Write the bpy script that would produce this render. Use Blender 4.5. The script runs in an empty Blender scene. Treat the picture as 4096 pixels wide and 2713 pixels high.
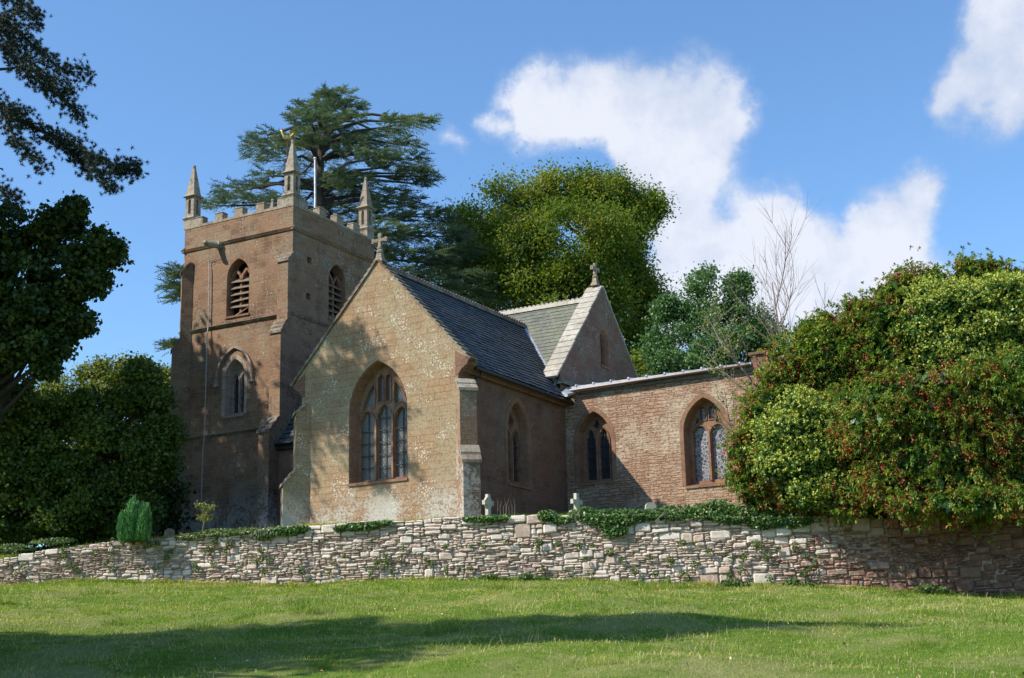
import bpy, math, random
import numpy as np
from mathutils import Vector, Matrix
from mathutils.geometry import tessellate_polygon
random.seed(7); rng = np.random.default_rng(11)
scene = bpy.context.scene
col = scene.collection
# ------------------------------------------------------------------ camera
FPX, PITCH, ROLL, YAW = 5666.0, .2425, -.02513, -.5043
cp, sp, cr, sr = math.cos(PITCH), math.sin(PITCH), math.cos(ROLL), math.sin(ROLL)
CM = np.array([[cr, -sr, 0], [sr, cr, 0], [0, 0, 1]]) @ np.array([[1, 0, 0], [0, sp, -cp], [0, cp, sp]])
EYE = np.array([0, 0, 1.6])
cam = bpy.data.objects.new('camera', bpy.data.cameras.new('camera')); col.objects.link(cam)
cam.data.sensor_width = 36; cam.data.lens = 36 * FPX / 4096
cam.data.clip_start = .1; cam.data.clip_end = 3000
cam.matrix_world = Matrix(((CM[0][0], -CM[1][0], -CM[2][0], 0), (CM[0][1], -CM[1][1], -CM[2][1], 0), (CM[0][2], -CM[1][2], -CM[2][2], 1.6), (0, 0, 0, 1)))
scene.camera = cam
AX = np.array([math.cos(YAW), math.sin(YAW), 0]); BX = np.array([-math.sin(YAW), math.cos(YAW), 0])
def ray(px, py): return CM.T @ np.array([(px - 2048) / FPX, (py - 1356.5) / FPX, 1.])
def at(px, py, Y):                       # world point on a ray at distance Y
    r = ray(px, py); return EYE + r * (Y / r[1])
def atab(px, py, axis, d):               # (a,b,z) church coordinates of a point in a wall plane
    n = AX if axis == 'a' else BX
    r = ray(px, py); p = EYE + r * ((d - n @ EYE) / (n @ r))
    return np.array([p @ AX, p @ BX, p[2]])
# ------------------------------------------------------------------ light
SUN_TH, SUN_EL = math.radians(19), math.radians(42)
tosun = Vector((-math.cos(SUN_TH) * math.cos(SUN_EL), -math.sin(SUN_TH) * math.cos(SUN_EL), math.sin(SUN_EL)))
sd = bpy.data.lights.new('sun', 'SUN'); sun = bpy.data.objects.new('sun', sd); col.objects.link(sun)
sun.rotation_euler = tosun.to_track_quat('Z', 'Y').to_euler()
sd.energy = 5.0; sd.angle = math.radians(.55); sd.color = (1, .93, .82)
scene.view_settings.view_transform = 'Standard'; scene.view_settings.look = 'None'
scene.view_settings.exposure = 0.46; scene.view_settings.gamma = 1
world = bpy.data.worlds.new('World'); scene.world = world; world.use_nodes = True
wt = world.node_tree; wt.nodes.clear()
def math_node(t, op, a, b=None, clamp=False):
    n = t.nodes.new('ShaderNodeMath'); n.operation = op; n.use_clamp = clamp
    for i, v in enumerate((a, b)):
        if v is None: continue
        if hasattr(v, 'links'): t.links.new(v, n.inputs[i])
        else: n.inputs[i].default_value = v
    return n.outputs[0]
sky = wt.nodes.new('ShaderNodeTexSky'); sky.sky_type = 'NISHITA'; sky.sun_disc = False
sky.sun_elevation = SUN_EL
sky.sun_rotation = math.atan2(tosun.x, tosun.y)
sky.air_density = 1.0; sky.dust_density = .5; sky.ozone_density = 2.2; sky.altitude = 100
tc = wt.nodes.new('ShaderNodeTexCoord')
def cloud_mask():
    # (photo x, photo y, radius as an angle) of the puffs of the cumulus clouds
    K = 4096 / 2367
    puffs = [(1225, 225, 95), (1300, 195, 110), (1410, 200, 110), (1520, 205, 110), (1630, 225, 105), (1700, 270, 70), (1215, 290, 80), (1300, 290, 80), (1480, 290, 120), (1590, 320, 120), (1560, 400, 120), (1650, 380, 95), (1400, 290, 90), (1130, 285, 45), (1050, 318, 46),
             (1560, 490, 120), (1600, 580, 140), (1700, 520, 140), (1790, 475, 85), (1860, 515, 80), (1840, 600, 120), (1700, 640, 140), (1975, 610, 105), (2070, 520, 110), (2110, 450, 90), (2150, 405, 70), (2090, 600, 110), (1500, 420, 100), (1470, 350, 80),
             (1560, 660, 120), (1950, 660, 130), (2340, 30, 110), (2290, 110, 105), (2350, 160, 120), (2250, 180, 80), (2205, 255, 60), (2300, 250, 90), (1560, 750, 120), (1760, 700, 140), (1620, 650, 210), (1900, 680, 200), (2070, 650, 160), (2390, 90, 110), (2200, 640, 90)]
    nz = wt.nodes.new('ShaderNodeTexNoise'); nz.inputs['Scale'].default_value = 16; nz.inputs['Detail'].default_value = 9; nz.inputs['Roughness'].default_value = .6
    wt.links.new(tc.outputs['Generated'], nz.inputs['Vector'])
    sub = wt.nodes.new('ShaderNodeVectorMath'); sub.operation = 'SUBTRACT'; wt.links.new(nz.outputs['Color'], sub.inputs[0]); sub.inputs[1].default_value = (.5, .5, .5)
    sc = wt.nodes.new('ShaderNodeVectorMath'); sc.operation = 'SCALE'; wt.links.new(sub.outputs[0], sc.inputs[0]); sc.inputs['Scale'].default_value = .06
    ad = wt.nodes.new('ShaderNodeVectorMath'); ad.operation = 'ADD'; wt.links.new(tc.outputs['Generated'], ad.inputs[0]); wt.links.new(sc.outputs[0], ad.inputs[1])
    acc = None
    for (x, y, r) in puffs:
        d = ray(x * K, y * K); d = d / np.linalg.norm(d)
        vd = wt.nodes.new('ShaderNodeVectorMath'); vd.operation = 'DISTANCE'
        wt.links.new(ad.outputs[0], vd.inputs[0]); vd.inputs[1].default_value = tuple(d)
        g = math_node(wt, 'SUBTRACT', 1.0, math_node(wt, 'DIVIDE', vd.outputs['Value'], r * K / FPX * 1.12), True)
        g = math_node(wt, 'POWER', g, 1.2)
        if 400 < y: g = math_node(wt, 'MULTIPLY', g, .74)
        if x < 1160: g = math_node(wt, 'MULTIPLY', g, .75)
        acc = g if acc is None else math_node(wt, 'ADD', acc, g)
    return acc, nz
acc, nz = cloud_mask()
n2 = wt.nodes.new('ShaderNodeTexNoise'); n2.inputs['Scale'].default_value = 26; n2.inputs['Detail'].default_value = 9; n2.inputs['Roughness'].default_value = .62; wt.links.new(tc.outputs['Generated'], n2.inputs['Vector'])
acc0 = acc; acc = math_node(wt, 'ADD', acc, math_node(wt, 'MULTIPLY', math_node(wt, 'SUBTRACT', n2.outputs['Fac'], .55), math_node(wt, 'MULTIPLY', math_node(wt, 'MINIMUM', acc, .5), 2.6)))
mr = wt.nodes.new('ShaderNodeMapRange'); mr.interpolation_type = 'SMOOTHSTEP'
wt.links.new(acc, mr.inputs[0]); mr.inputs[1].default_value = .05; mr.inputs[2].default_value = .85; mr.inputs[3].default_value = 0; mr.inputs[4].default_value = .93
nb = wt.nodes.new('ShaderNodeTexNoise'); nb.inputs['Scale'].default_value = 7; nb.inputs['Detail'].default_value = 5; wt.links.new(tc.outputs['Generated'], nb.inputs['Vector'])
crc = wt.nodes.new('ShaderNodeValToRGB'); wt.links.new(math_node(wt, 'ADD', math_node(wt, 'MULTIPLY', nb.outputs['Fac'], .55), math_node(wt, 'ADD', math_node(wt, 'MULTIPLY', n2.outputs['Fac'], .35), math_node(wt, 'MULTIPLY', math_node(wt, 'MINIMUM', acc0, 1.2), .1))), crc.inputs[0])
crc.color_ramp.elements[0].position = .43; crc.color_ramp.elements[0].color = (3.7, 4.4, 5.8, 1)
crc.color_ramp.elements[1].position = .60; crc.color_ramp.elements[1].color = (6.1, 6.3, 6.9, 1)
tintsky = wt.nodes.new('ShaderNodeMix'); tintsky.data_type = 'RGBA'; tintsky.blend_type = 'MULTIPLY'; tintsky.inputs[0].default_value = 1
wt.links.new(sky.outputs[0], tintsky.inputs[6]); tintsky.inputs[7].default_value = (1.04, 1.33, 1.55, 1)
mx = wt.nodes.new('ShaderNodeMix'); mx.data_type = 'RGBA'
wt.links.new(mr.outputs[0], mx.inputs[0]); wt.links.new(tintsky.outputs[2], mx.inputs[6]); wt.links.new(crc.outputs[0], mx.inputs[7])
bg = wt.nodes.new('ShaderNodeBackground'); bg.inputs[1].default_value = .105; wo = wt.nodes.new('ShaderNodeOutputWorld')
wt.links.new(mx.outputs[2], bg.inputs[0]); wt.links.new(bg.outputs[0], wo.inputs[0])

# ------------------------------------------------------------------ helpers
def tag(o, label=None, cat=None, group=None, kind=None):
    if label: o['label'] = label
    if cat: o['category'] = cat
    if group: o['group'] = group
    if kind: o['kind'] = kind
    return o
def empty(name, loc=(0, 0, 0), rz=0):
    o = bpy.data.objects.new(name, None); col.objects.link(o); o.location = loc; o.rotation_euler = (0, 0, rz); o.empty_display_size = .3
    return o
class MB:
    def __init__(s): s.v = []; s.f = []; s.uv = []
    def face(s, pts, uv=None):
        i = len(s.v); s.v += [tuple(map(float, p)) for p in pts]; s.f.append(tuple(range(i, i + len(pts)))); s.uv.append(uv)
    def hexa(s, c):                    # 8 corners: bottom 4 (ccw) then top 4
        for q in ((3, 2, 1, 0), (4, 5, 6, 7), (0, 1, 5, 4), (1, 2, 6, 5), (2, 3, 7, 6), (3, 0, 4, 7)): s.face([c[i] for i in q])
    def box(s, x0, x1, y0, y1, z0, z1):
        s.hexa([(x0, y0, z0), (x1, y0, z0), (x1, y1, z0), (x0, y1, z0), (x0, y0, z1), (x1, y0, z1), (x1, y1, z1), (x0, y1, z1)])
    def frust(s, cx, cy, z0, z1, r0, r1):
        s.hexa([(cx - r0, cy - r0, z0), (cx + r0, cy - r0, z0), (cx + r0, cy + r0, z0), (cx - r0, cy + r0, z0), (cx - r1, cy - r1, z1), (cx + r1, cy - r1, z1), (cx + r1, cy + r1, z1), (cx - r1, cy + r1, z1)])
    def tube(s, pts, rad, n=7, cap=True):
        pts = [np.array(p, float) for p in pts]; rad = rad if hasattr(rad, '__len__') else [rad] * len(pts)
        rings = []
        for i, p in enumerate(pts):
            d = pts[min(i + 1, len(pts) - 1)] - pts[max(i - 1, 0)]; d = d / (np.linalg.norm(d) + 1e-9)
            u = np.cross(d, [0, 0, 1.]) if abs(d[2]) < .9 else np.cross(d, [1., 0, 0]); u /= np.linalg.norm(u); w = np.cross(d, u)
            rings.append([p + rad[i] * (math.cos(2 * math.pi * k / n) * u + math.sin(2 * math.pi * k / n) * w) for k in range(n)])
        i0 = len(s.v)
        for r in rings: s.v += [tuple(map(float, q)) for q in r]
        for j in range(len(rings) - 1):
            for k in range(n):
                a = i0 + j * n + k; b = i0 + j * n + (k + 1) % n
                s.f.append((a, b, b + n, a + n)); s.uv.append(None)
        if cap:
            s.f.append(tuple(i0 + k for k in range(n))[::-1]); s.uv.append(None)
            s.f.append(tuple(i0 + (len(rings) - 1) * n + k for k in range(n))); s.uv.append(None)
    def lump(s, c, r, n=8, jit=.12):    # rough stone lump
        c = np.array(c, float); m = 5
        i0 = len(s.v)
        for j in range(m + 1):
            ph = math.pi * j / m
            for k in range(n):
                th = 2 * math.pi * k / n; q = 1 + random.uniform(-jit, jit)
                s.v.append((c[0] + r[0] * q * math.sin(ph) * math.cos(th), c[1] + r[1] * q * math.sin(ph) * math.sin(th), c[2] + r[2] * math.cos(ph)))
        for j in range(m):
            for k in range(n):
                a = i0 + j * n + k; b = i0 + j * n + (k + 1) % n; s.f.append((a, a + n, b + n, b)); s.uv.append(None)
    def build(s, name, mat, parent=None, smooth=False, face_t=None):
        me = bpy.data.meshes.new(name); me.from_pydata(s.v, [], s.f)
        if any(u for u in s.uv):
            l = me.uv_layers.new(name='UVMap'); k = 0
            for u, f in zip(s.uv, s.f):
                for i in range(len(f)):
                    l.data[k].uv = u[i] if u else (0, 0); k += 1
        if face_t is not None:
            at_ = me.attributes.new('tint', 'FLOAT', 'FACE'); at_.data.foreach_set('value', np.array(face_t, np.float32))
        me.materials.append(mat)
        if smooth: me.polygons.foreach_set('use_smooth', [True] * len(me.polygons))
        me.validate(); me.update()
        o = bpy.data.objects.new(name, me); col.objects.link(o)
        if parent: o.parent = parent
        return o
def quads_obj(name, V, mats, parent=None, tint=None, mat_idx=None, nv=4):
    """V: (N,nv,3) array of polygons"""
    n = len(V); me = bpy.data.meshes.new(name)
    me.vertices.add(n * nv); me.vertices.foreach_set('co', np.asarray(V, np.float32).ravel())
    me.loops.add(n * nv); me.loops.foreach_set('vertex_index', np.arange(n * nv, dtype=np.int32))
    me.polygons.add(n); me.polygons.foreach_set('loop_start', np.arange(0, n * nv, nv, dtype=np.int32))
    me.polygons.foreach_set('loop_total', np.full(n, nv, dtype=np.int32))
    for m in (mats if isinstance(mats, (list, tuple)) else [mats]): me.materials.append(m)
    if mat_idx is not None: me.polygons.foreach_set('material_index', np.asarray(mat_idx, np.int32))
    if tint is not None:
        a = me.attributes.new('tint', 'FLOAT', 'FACE'); a.data.foreach_set('value', np.asarray(tint, np.float32))
    me.update(calc_edges=True)
    o = bpy.data.objects.new(name, me); col.objects.link(o)
    if parent: o.parent = parent
    return o
# ------------------------------------------------------------------ materials
def newmat(name):
    m = bpy.data.materials.new(name); m.use_nodes = True; t = m.node_tree
    return m, t, t.nodes['Principled BSDF']
def ramp(t, fac, stops, interp='LINEAR'):
    r = t.nodes.new('ShaderNodeValToRGB'); r.color_ramp.interpolation = interp
    el = r.color_ramp.elements
    while len(el) < len(stops): el.new(.5)
    for e, (p, c) in zip(el, stops): e.position = p; e.color = (*c, 1) if len(c) == 3 else c
    t.links.new(fac, r.inputs[0]); return r.outputs[0]
def noise(t, vec, scale, detail=4, rough=.55):
    n = t.nodes.new('ShaderNodeTexNoise'); n.inputs['Scale'].default_value = scale; n.inputs['Detail'].default_value = detail; n.inputs['Roughness'].default_value = rough
    t.links.new(vec, n.inputs['Vector']); return n.outputs['Fac'], n.outputs['Color']
def mixc(t, fac, a, b, mode='MIX'):
    m = t.nodes.new('ShaderNodeMix'); m.data_type = 'RGBA'; m.blend_type = mode
    for i, v in ((0, fac), (6, a), (7, b)):
        if hasattr(v, 'links'): t.links.new(v, m.inputs[i])
        elif i == 0: m.inputs[0].default_value = v
        else: m.inputs[i].default_value = (*v, 1)
    return m.outputs[2]
def step(t, v, lo, hi, o0=0., o1=1.):
    m = t.nodes.new('ShaderNodeMapRange'); m.interpolation_type = 'SMOOTHSTEP'; t.links.new(v, m.inputs[0])
    for i, q in enumerate((lo, hi, o0, o1)): m.inputs[i + 1].default_value = q
    return m.outputs[0]
def bump(t, b, h, strength, dist=.02):
    n = t.nodes.new('ShaderNodeBump'); n.inputs['Strength'].default_value = strength; n.inputs['Distance'].default_value = dist
    t.links.new(h, n.inputs['Height']); t.links.new(n.outputs[0], b.inputs['Normal']); return n
def stone_mat(name, c1, c2, c3, mortar, bw=.5, bh=.28, msize=.012, spots=.3, pale=.2, palecol=(.45, .42, .34), yellow=.1, stain=.3, distort=.02, bstr=.5, rough_scale=6, uv=False, lowpale=0, rubble=False):
    m, t, b = newmat(name)
    tcn = t.nodes.new('ShaderNodeTexCoord'); O = tcn.outputs['UV' if uv else 'Object']
    if uv: V0 = O
    else:
        s = t.nodes.new('ShaderNodeSeparateXYZ'); t.links.new(O, s.inputs[0])
        cmb = t.nodes.new('ShaderNodeCombineXYZ'); t.links.new(math_node(t, 'ADD', s.outputs[0], s.outputs[1]), cmb.inputs[0]); t.links.new(s.outputs[2], cmb.inputs[1]); V0 = cmb.outputs[0]
    _, nc = noise(t, V0, 4.5 if rubble else 2.2, 3)
    sub = t.nodes.new('ShaderNodeVectorMath'); sub.operation = 'MULTIPLY_ADD'; t.links.new(nc, sub.inputs[0]); sub.inputs[1].default_value = (distort * 2, distort * 3, 0); t.links.new(V0, sub.inputs[2])
    V = sub.outputs[0]
    br = t.nodes.new('ShaderNodeTexBrick'); t.links.new(V, br.inputs['Vector'])
    br.inputs['Scale'].default_value = 1; br.inputs['Brick Width'].default_value = bw; br.inputs['Row Height'].default_value = bh; br.inputs['Mortar Size'].default_value = msize; br.inputs['Mortar Smooth'].default_value = .3
    br.inputs['Color1'].default_value = (0, 0, 0, 1); br.inputs['Color2'].default_value = (1, 1, 1, 1); br.inputs['Mortar'].default_value = (.5, .5, .5, 1); br.offset = .43; br.squash = 1.35; br.squash_frequency = 3
    BC, BF = br.outputs['Color'], br.outputs['Fac']
    if rubble:                       # a second, offset coursing breaks the regularity of the first
        b2 = t.nodes.new('ShaderNodeTexBrick'); ml = t.nodes.new('ShaderNodeVectorMath'); ml.operation = 'MULTIPLY_ADD'; t.links.new(V, ml.inputs[0]); ml.inputs[1].default_value = (.8, .62, 1); ml.inputs[2].default_value = (3.3, .11, 0); t.links.new(ml.outputs[0], b2.inputs['Vector'])
        b2.inputs['Scale'].default_value = 1; b2.inputs['Brick Width'].default_value = bw * 1.2; b2.inputs['Row Height'].default_value = bh; b2.inputs['Mortar Size'].default_value = msize * .8; b2.offset = .37
        b2.inputs['Color1'].default_value = (0, 0, 0, 1); b2.inputs['Color2'].default_value = (1, 1, 1, 1); b2.inputs['Mortar'].default_value = (.5, .5, .5, 1)
        g_, _ = noise(t, V0, 1.9, 3); k_ = math_node(t, 'GREATER_THAN', g_, .5); BC = mixc(t, k_, BC, b2.outputs['Color']); BF = math_node(t, 'ADD', math_node(t, 'MULTIPLY', BF, math_node(t, 'SUBTRACT', 1., k_)), math_node(t, 'MULTIPLY', b2.outputs['Fac'], k_))
    base = ramp(t, BC, [(0, c1), (.35, c2), (.6, c1), (.8, c3), (1, c2)])
    f1, _ = noise(t, O, 1.1, 5); f2, _ = noise(t, O, rough_scale, 6, .65); f3, _ = noise(t, O, 45, 3)
    base = mixc(t, step(t, f2, .3, .72, 0, .55), base, tuple(min(1, k * 1.45) for k in c2))
    base = mixc(t, step(t, f1, .5, .72, 0, stain), base, tuple(k * .45 for k in c1))
    base = mixc(t, math_node(t, 'MULTIPLY', BF, .85), base, mortar)
    # pale crusts of lichen, white dots, yellow patches
    f4, _ = noise(t, O, .75, 6, .6)
    pm = math_node(t, 'MULTIPLY', step(t, f4, .62 - pale * .35, .8 - pale * .35), step(t, f2, .36, .58), True)
    base = mixc(t, math_node(t, 'MULTIPLY', pm, .85), base, palecol)
    if lowpale:
        sz = t.nodes.new('ShaderNodeSeparateXYZ'); t.links.new(O, sz.inputs[0])
        lm = math_node(t, 'MULTIPLY', step(t, sz.outputs[2], lowpale + 1.3, lowpale), step(t, math_node(t, 'ADD', f4, f2), .86, 1.12), True)
        base = mixc(t, math_node(t, 'MULTIPLY', lm, .85), base, (.46, .44, .40))
    vo = t.nodes.new('ShaderNodeTexVoronoi'); t.links.new(O, vo.inputs['Vector']); vo.inputs['Scale'].default_value = 13; vo.inputs['Randomness'].default_value = 1
    f5, _ = noise(t, O, 1.6, 4)
    rad = step(t, f5, .38, .7, .0, .24 + spots * .25)
    f6, _ = noise(t, O, 30, 2)
    dd = math_node(t, 'SUBTRACT', math_node(t, 'SUBTRACT', rad, vo.outputs['Distance']), math_node(t, 'MULTIPLY', f6, .12))
    sep = t.nodes.new('ShaderNodeSeparateColor'); t.links.new(vo.outputs['Color'], sep.inputs[0])
    sm = math_node(t, 'MULTIPLY', step(t, dd, -.06, .06), math_node(t, 'GREATER_THAN', sep.outputs[0], 1 - spots), True)
    base = mixc(t, math_node(t, 'MULTIPLY', sm, .8), base, (.56, .53, .46))
    f7, _ = noise(t, O, 1.3, 5, .7)
    ym = step(t, f7, .72 - yellow * .2, .8 - yellow * .2)
    base = mixc(t, math_node(t, 'MULTIPLY', ym, .6), base, (.42, .30, .06))
    t.links.new(base, b.inputs['Base Color']); b.inputs['Roughness'].default_value = .93
    b.inputs['Specular IOR Level'].default_value = .2
    h = math_node(t, 'SUBTRACT', math_node(t, 'ADD', math_node(t, 'MULTIPLY', f2, .8), math_node(t, 'MULTIPLY', f3, .3)), math_node(t, 'MULTIPLY', BF, 1.3))
    h = math_node(t, 'ADD', h, math_node(t, 'MULTIPLY', BC, .4))
    bump(t, b, h, bstr, .05)
    return m
def plain_mat(name, c, rough=.7, metal=0, nscale=8, namp=.35, bstr=.2):
    m, t, b = newmat(name); tcn = t.nodes.new('ShaderNodeTexCoord')
    f, _ = noise(t, tcn.outputs['Object'], nscale, 5, .6)
    t.links.new(ramp(t, f, [(.3, tuple(k * (1 - namp) for k in c)), (.7, tuple(min(1, k * (1 + namp)) for k in c))]), b.inputs['Base Color'])
    b.inputs['Roughness'].default_value = rough; b.inputs['Metallic'].default_value = metal
    if bstr: bump(t, b, f, bstr, .02)
    return m
def leaf_mat(name, stops, rough=.5, trans=.3, spec=.4):
    m, t, b = newmat(name); a = t.nodes.new('ShaderNodeAttribute'); a.attribute_name = 'tint'
    c = ramp(t, a.outputs['Fac'], stops)
    t.links.new(c, b.inputs['Base Color']); b.inputs['Roughness'].default_value = rough; b.inputs['Specular IOR Level'].default_value = spec
    if trans:
        tr = t.nodes.new('ShaderNodeBsdfTranslucent'); t.links.new(mixc(t, 1., c, (1.25, 1.3, .6), 'MULTIPLY'), tr.inputs[0])
        mxs = t.nodes.new('ShaderNodeMixShader'); mxs.inputs[0].default_value = trans
        t.links.new(b.outputs[0], mxs.inputs[1]); t.links.new(tr.outputs[0], mxs.inputs[2]); t.links.new(mxs.outputs[0], t.nodes['Material Output'].inputs[0])
    return m
M_gable = stone_mat('gable_stone', (.26, .165, .095), (.29, .19, .11), (.225, .14, .08), (.14, .10, .065), bw=.44, bh=.23, msize=.009, spots=.85, pale=.6, palecol=(.31, .265, .17), yellow=.42, stain=.15, bstr=.45, lowpale=7.3, rough_scale=13)
M_ashlar = stone_mat('red_ashlar', (.15, .08, .055), (.185, .10, .068), (.125, .068, .05), (.21, .15, .115), bw=.52, bh=.28, msize=.010, spots=.35, pale=.3, palecol=(.19, .155, .11), yellow=.1, stain=.4, bstr=.5, rough_scale=8)
M_tower = stone_mat('tower_stone', (.19, .112, .068), (.245, .148, .088), (.14, .082, .054), (.30, .225, .165), bw=.50, bh=.29, msize=.016, spots=.55, pale=.4, palecol=(.27, .22, .155), yellow=.05, stain=.6, bstr=.9, distort=.03, lowpale=8.6, rough_scale=9)
M_rubble = stone_mat('rubble_stone', (.30, .17, .11), (.38, .255, .17), (.22, .115, .08), (.15, .09, .06), bw=.33, bh=.082, msize=.012, spots=.5, pale=.5, palecol=(.50, .42, .31), yellow=.0, stain=.2, distort=.035, bstr=1.0, rough_scale=9, rubble=True)
M_navegable = stone_mat('nave_gable_stone', (.17, .095, .065), (.2, .115, .08), (.14, .08, .06), (.12, .085, .065), bw=.5, bh=.28, msize=.008, spots=.6, pale=.55, palecol=(.2, .17, .12), yellow=.5, stain=.4, bstr=.5, rough_scale=9)
M_dress = stone_mat('dressed_stone', (.20, .11, .07), (.24, .135, .085), (.17, .095, .065), (.12, .07, .05), bw=.9, bh=.42, msize=.006, spots=.3, pale=.2, palecol=(.24, .17, .12), yellow=0, stain=.3, bstr=.35)
M_greydress = stone_mat('grey_dressed_stone', (.28, .225, .185), (.33, .27, .22), (.23, .175, .14), (.12, .09, .07), bw=.5, bh=.3, msize=.008, spots=.4, pale=.4, palecol=(.3, .27, .22), yellow=.1, stain=.5, bstr=.5)
M_pale = stone_mat('pale_weathered_stone', (.22, .175, .125), (.27, .22, .165), (.18, .135, .095), (.12, .09, .07), bw=.6, bh=.5, msize=.008, spots=.55, pale=.55, palecol=(.34, .31, .25), yellow=.42, stain=.5, bstr=.7)
M_coping = stone_mat('coping_stone', (.27, .245, .20), (.33, .30, .25), (.22, .19, .155), (.12, .1, .08), bw=5, bh=5, msize=.0, spots=.6, pale=.6, palecol=(.46, .43, .37), yellow=.1, stain=.45, bstr=.8)
M_string = stone_mat('string_stone', (.13, .09, .065), (.16, .115, .08), (.105, .075, .055), (.08, .06, .05), bw=.8, bh=.6, msize=.006, spots=.7, pale=.6, palecol=(.26, .235, .19), yellow=.15, stain=.5, bstr=.7)
def slate_mat(name, c1, c2, c3, moss, mossamt, rough=.55):
    m, t, b = newmat(name); tcn = t.nodes.new('ShaderNodeTexCoord'); U = tcn.outputs['UV']
    br = t.nodes.new('ShaderNodeTexBrick'); t.links.new(U, br.inputs['Vector']); br.inputs['Scale'].default_value = 1
    br.inputs['Brick Width'].default_value = .26; br.inputs['Row Height'].default_value = .2; br.inputs['Mortar Size'].default_value = .006
    br.inputs['Color1'].default_value = (0, 0, 0, 1); br.inputs['Color2'].default_value = (1, 1, 1, 1); br.inputs['Mortar'].default_value = (.5, .5, .5, 1)
    c = ramp(t, br.outputs['Color'], [(0, c1), (.5, c2), (.8, c3), (1, c1)])
    f, _ = noise(t, U, 5, 6, .65); f1, _ = noise(t, U, .5, 4, .6); f2, _ = noise(t, U, 28, 3, .7)
    c = mixc(t, step(t, f, .35, .75, 0, .5), c, tuple(k * 1.7 for k in c2))
    mm = math_node(t, 'MULTIPLY', step(t, f1, .62 - mossamt * .4, .8 - mossamt * .3), step(t, f2, .35, .6), True)
    c = mixc(t, math_node(t, 'MULTIPLY', mm, .8), c, moss)
    vo = t.nodes.new('ShaderNodeTexVoronoi'); t.links.new(U, vo.inputs['Vector']); vo.inputs['Scale'].default_value = 9
    sep = t.nodes.new('ShaderNodeSeparateColor'); t.links.new(vo.outputs['Color'], sep.inputs[0])
    sm = math_node(t, 'MULTIPLY', step(t, vo.outputs['Distance'], .28, .14), math_node(t, 'GREATER_THAN', sep.outputs[0], .75), True)
    c = mixc(t, math_node(t, 'MULTIPLY', sm, .55), c, (.34, .34, .26))
    c = mixc(t, br.outputs['Fac'], c, tuple(k * .4 for k in c1))
    t.links.new(c, b.inputs['Base Color']); b.inputs['Roughness'].default_value = rough
    bump(t, b, math_node(t, 'ADD', math_node(t, 'MULTIPLY', br.outputs['Color'], .6), f), .6, .02)
    return m
M_slate = slate_mat('dark_slate', (.045, .05, .055), (.06, .065, .068), (.075, .075, .07), (.13, .14, .07), .25)
M_slate2 = slate_mat('mossy_slate', (.085, .09, .08), (.115, .115, .10), (.07, .075, .068), (.18, .19, .11), .8, .8)
M_lead = plain_mat('lead_sheet', (.42, .43, .46), .45, .3, 6, .25)
M_black = plain_mat('black_paint', (.012, .012, .014), .5, 0, 6, .2)
M_iron = plain_mat('rusty_iron', (.10, .05, .035), .7, .3)
M_gold = plain_mat('gilded_metal', (.45, .33, .10), .35, .9)
M_white = plain_mat('white_paint', (.75, .75, .75), .5)
M_cable = plain_mat('pale_pipe', (.38, .36, .34), .6)
M_gutter = plain_mat('brown_gutter', (.09, .05, .045), .4)
M_darkwood = plain_mat('weathered_wood', (.16, .115, .085), .8, 0, 12, .4)
M_dark = plain_mat('painted_interior_shade', (.006, .006, .006), .95)
M_bar = plain_mat('dark_iron_bar', (.03, .03, .032), .6)
def glass_mat(name, c, lead, lattice=True, spots=False):
    m, t, b = newmat(name); tcn = t.nodes.new('ShaderNodeTexCoord'); O = tcn.outputs['Object']
    s = t.nodes.new('ShaderNodeSeparateXYZ'); t.links.new(O, s.inputs[0])
    h = math_node(t, 'ADD', s.outputs[0], s.outputs[1])
    f, _ = noise(t, O, 9, 3)
    if lattice:
        l = None
        for sg in (1, -1):
            q = math_node(t, 'ADD', math_node(t, 'MULTIPLY', h, 1.6 * sg), s.outputs[2])
            fr = math_node(t, 'FRACT', math_node(t, 'MULTIPLY', q, 5.6)); k = math_node(t, 'LESS_THAN', fr, .13)
            l = k if l is None else math_node(t, 'MAXIMUM', l, k)
        w = t.nodes.new('ShaderNodeTexWhiteNoise')
        vv = t.nodes.new('ShaderNodeVectorMath'); vv.operation = 'SNAP'; t.links.new(O, vv.inputs[0]); vv.inputs[1].default_value = (.13, .13, .17); t.links.new(vv.outputs[0], w.inputs[0])
        base = mixc(t, .14, c, w.outputs['Color'], 'OVERLAY')
    else:
        vo = t.nodes.new('ShaderNodeTexVoronoi'); vo.feature = 'DISTANCE_TO_EDGE'; t.links.new(O, vo.inputs['Vector']); vo.inputs['Scale'].default_value = 8
        l = math_node(t, 'LESS_THAN', vo.outputs['Distance'], .07)
        v2 = t.nodes.new('ShaderNodeTexVoronoi'); t.links.new(O, v2.inputs['Vector']); v2.inputs['Scale'].default_value = 8
        sep = t.nodes.new('ShaderNodeSeparateColor'); t.links.new(v2.outputs['Color'], sep.inputs[0])
        base = ramp(t, sep.outputs[0], [(0, (.03, .03, .04)), (.25, (.09, .06, .055)), (.4, (.09, .095, .10)), (.6, (.045, .06, .06)), (.75, (.15, .15, .155)), (.9, (.09, .10, .14)), (1, (.30, .12, .13))], 'CONSTANT')
    base = mixc(t, l, base, lead)
    t.links.new(base, b.inputs['Base Color']); b.inputs['Roughness'].default_value = .22
    t.links.new(step(t, l, 0, 1, .42, .8), b.inputs['Roughness'])
    bump(t, b, f, .25, .02)
    return m
M_glass = glass_mat('leaded_glass', (.13, .13, .115), (.045, .045, .045))
M_glassd = glass_mat('dark_leaded_glass', (.015, .017, .022), (.035, .035, .04))
M_stained = glass_mat('stained_glass', (.1, .1, .1), (.30, .29, .31), False)

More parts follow.
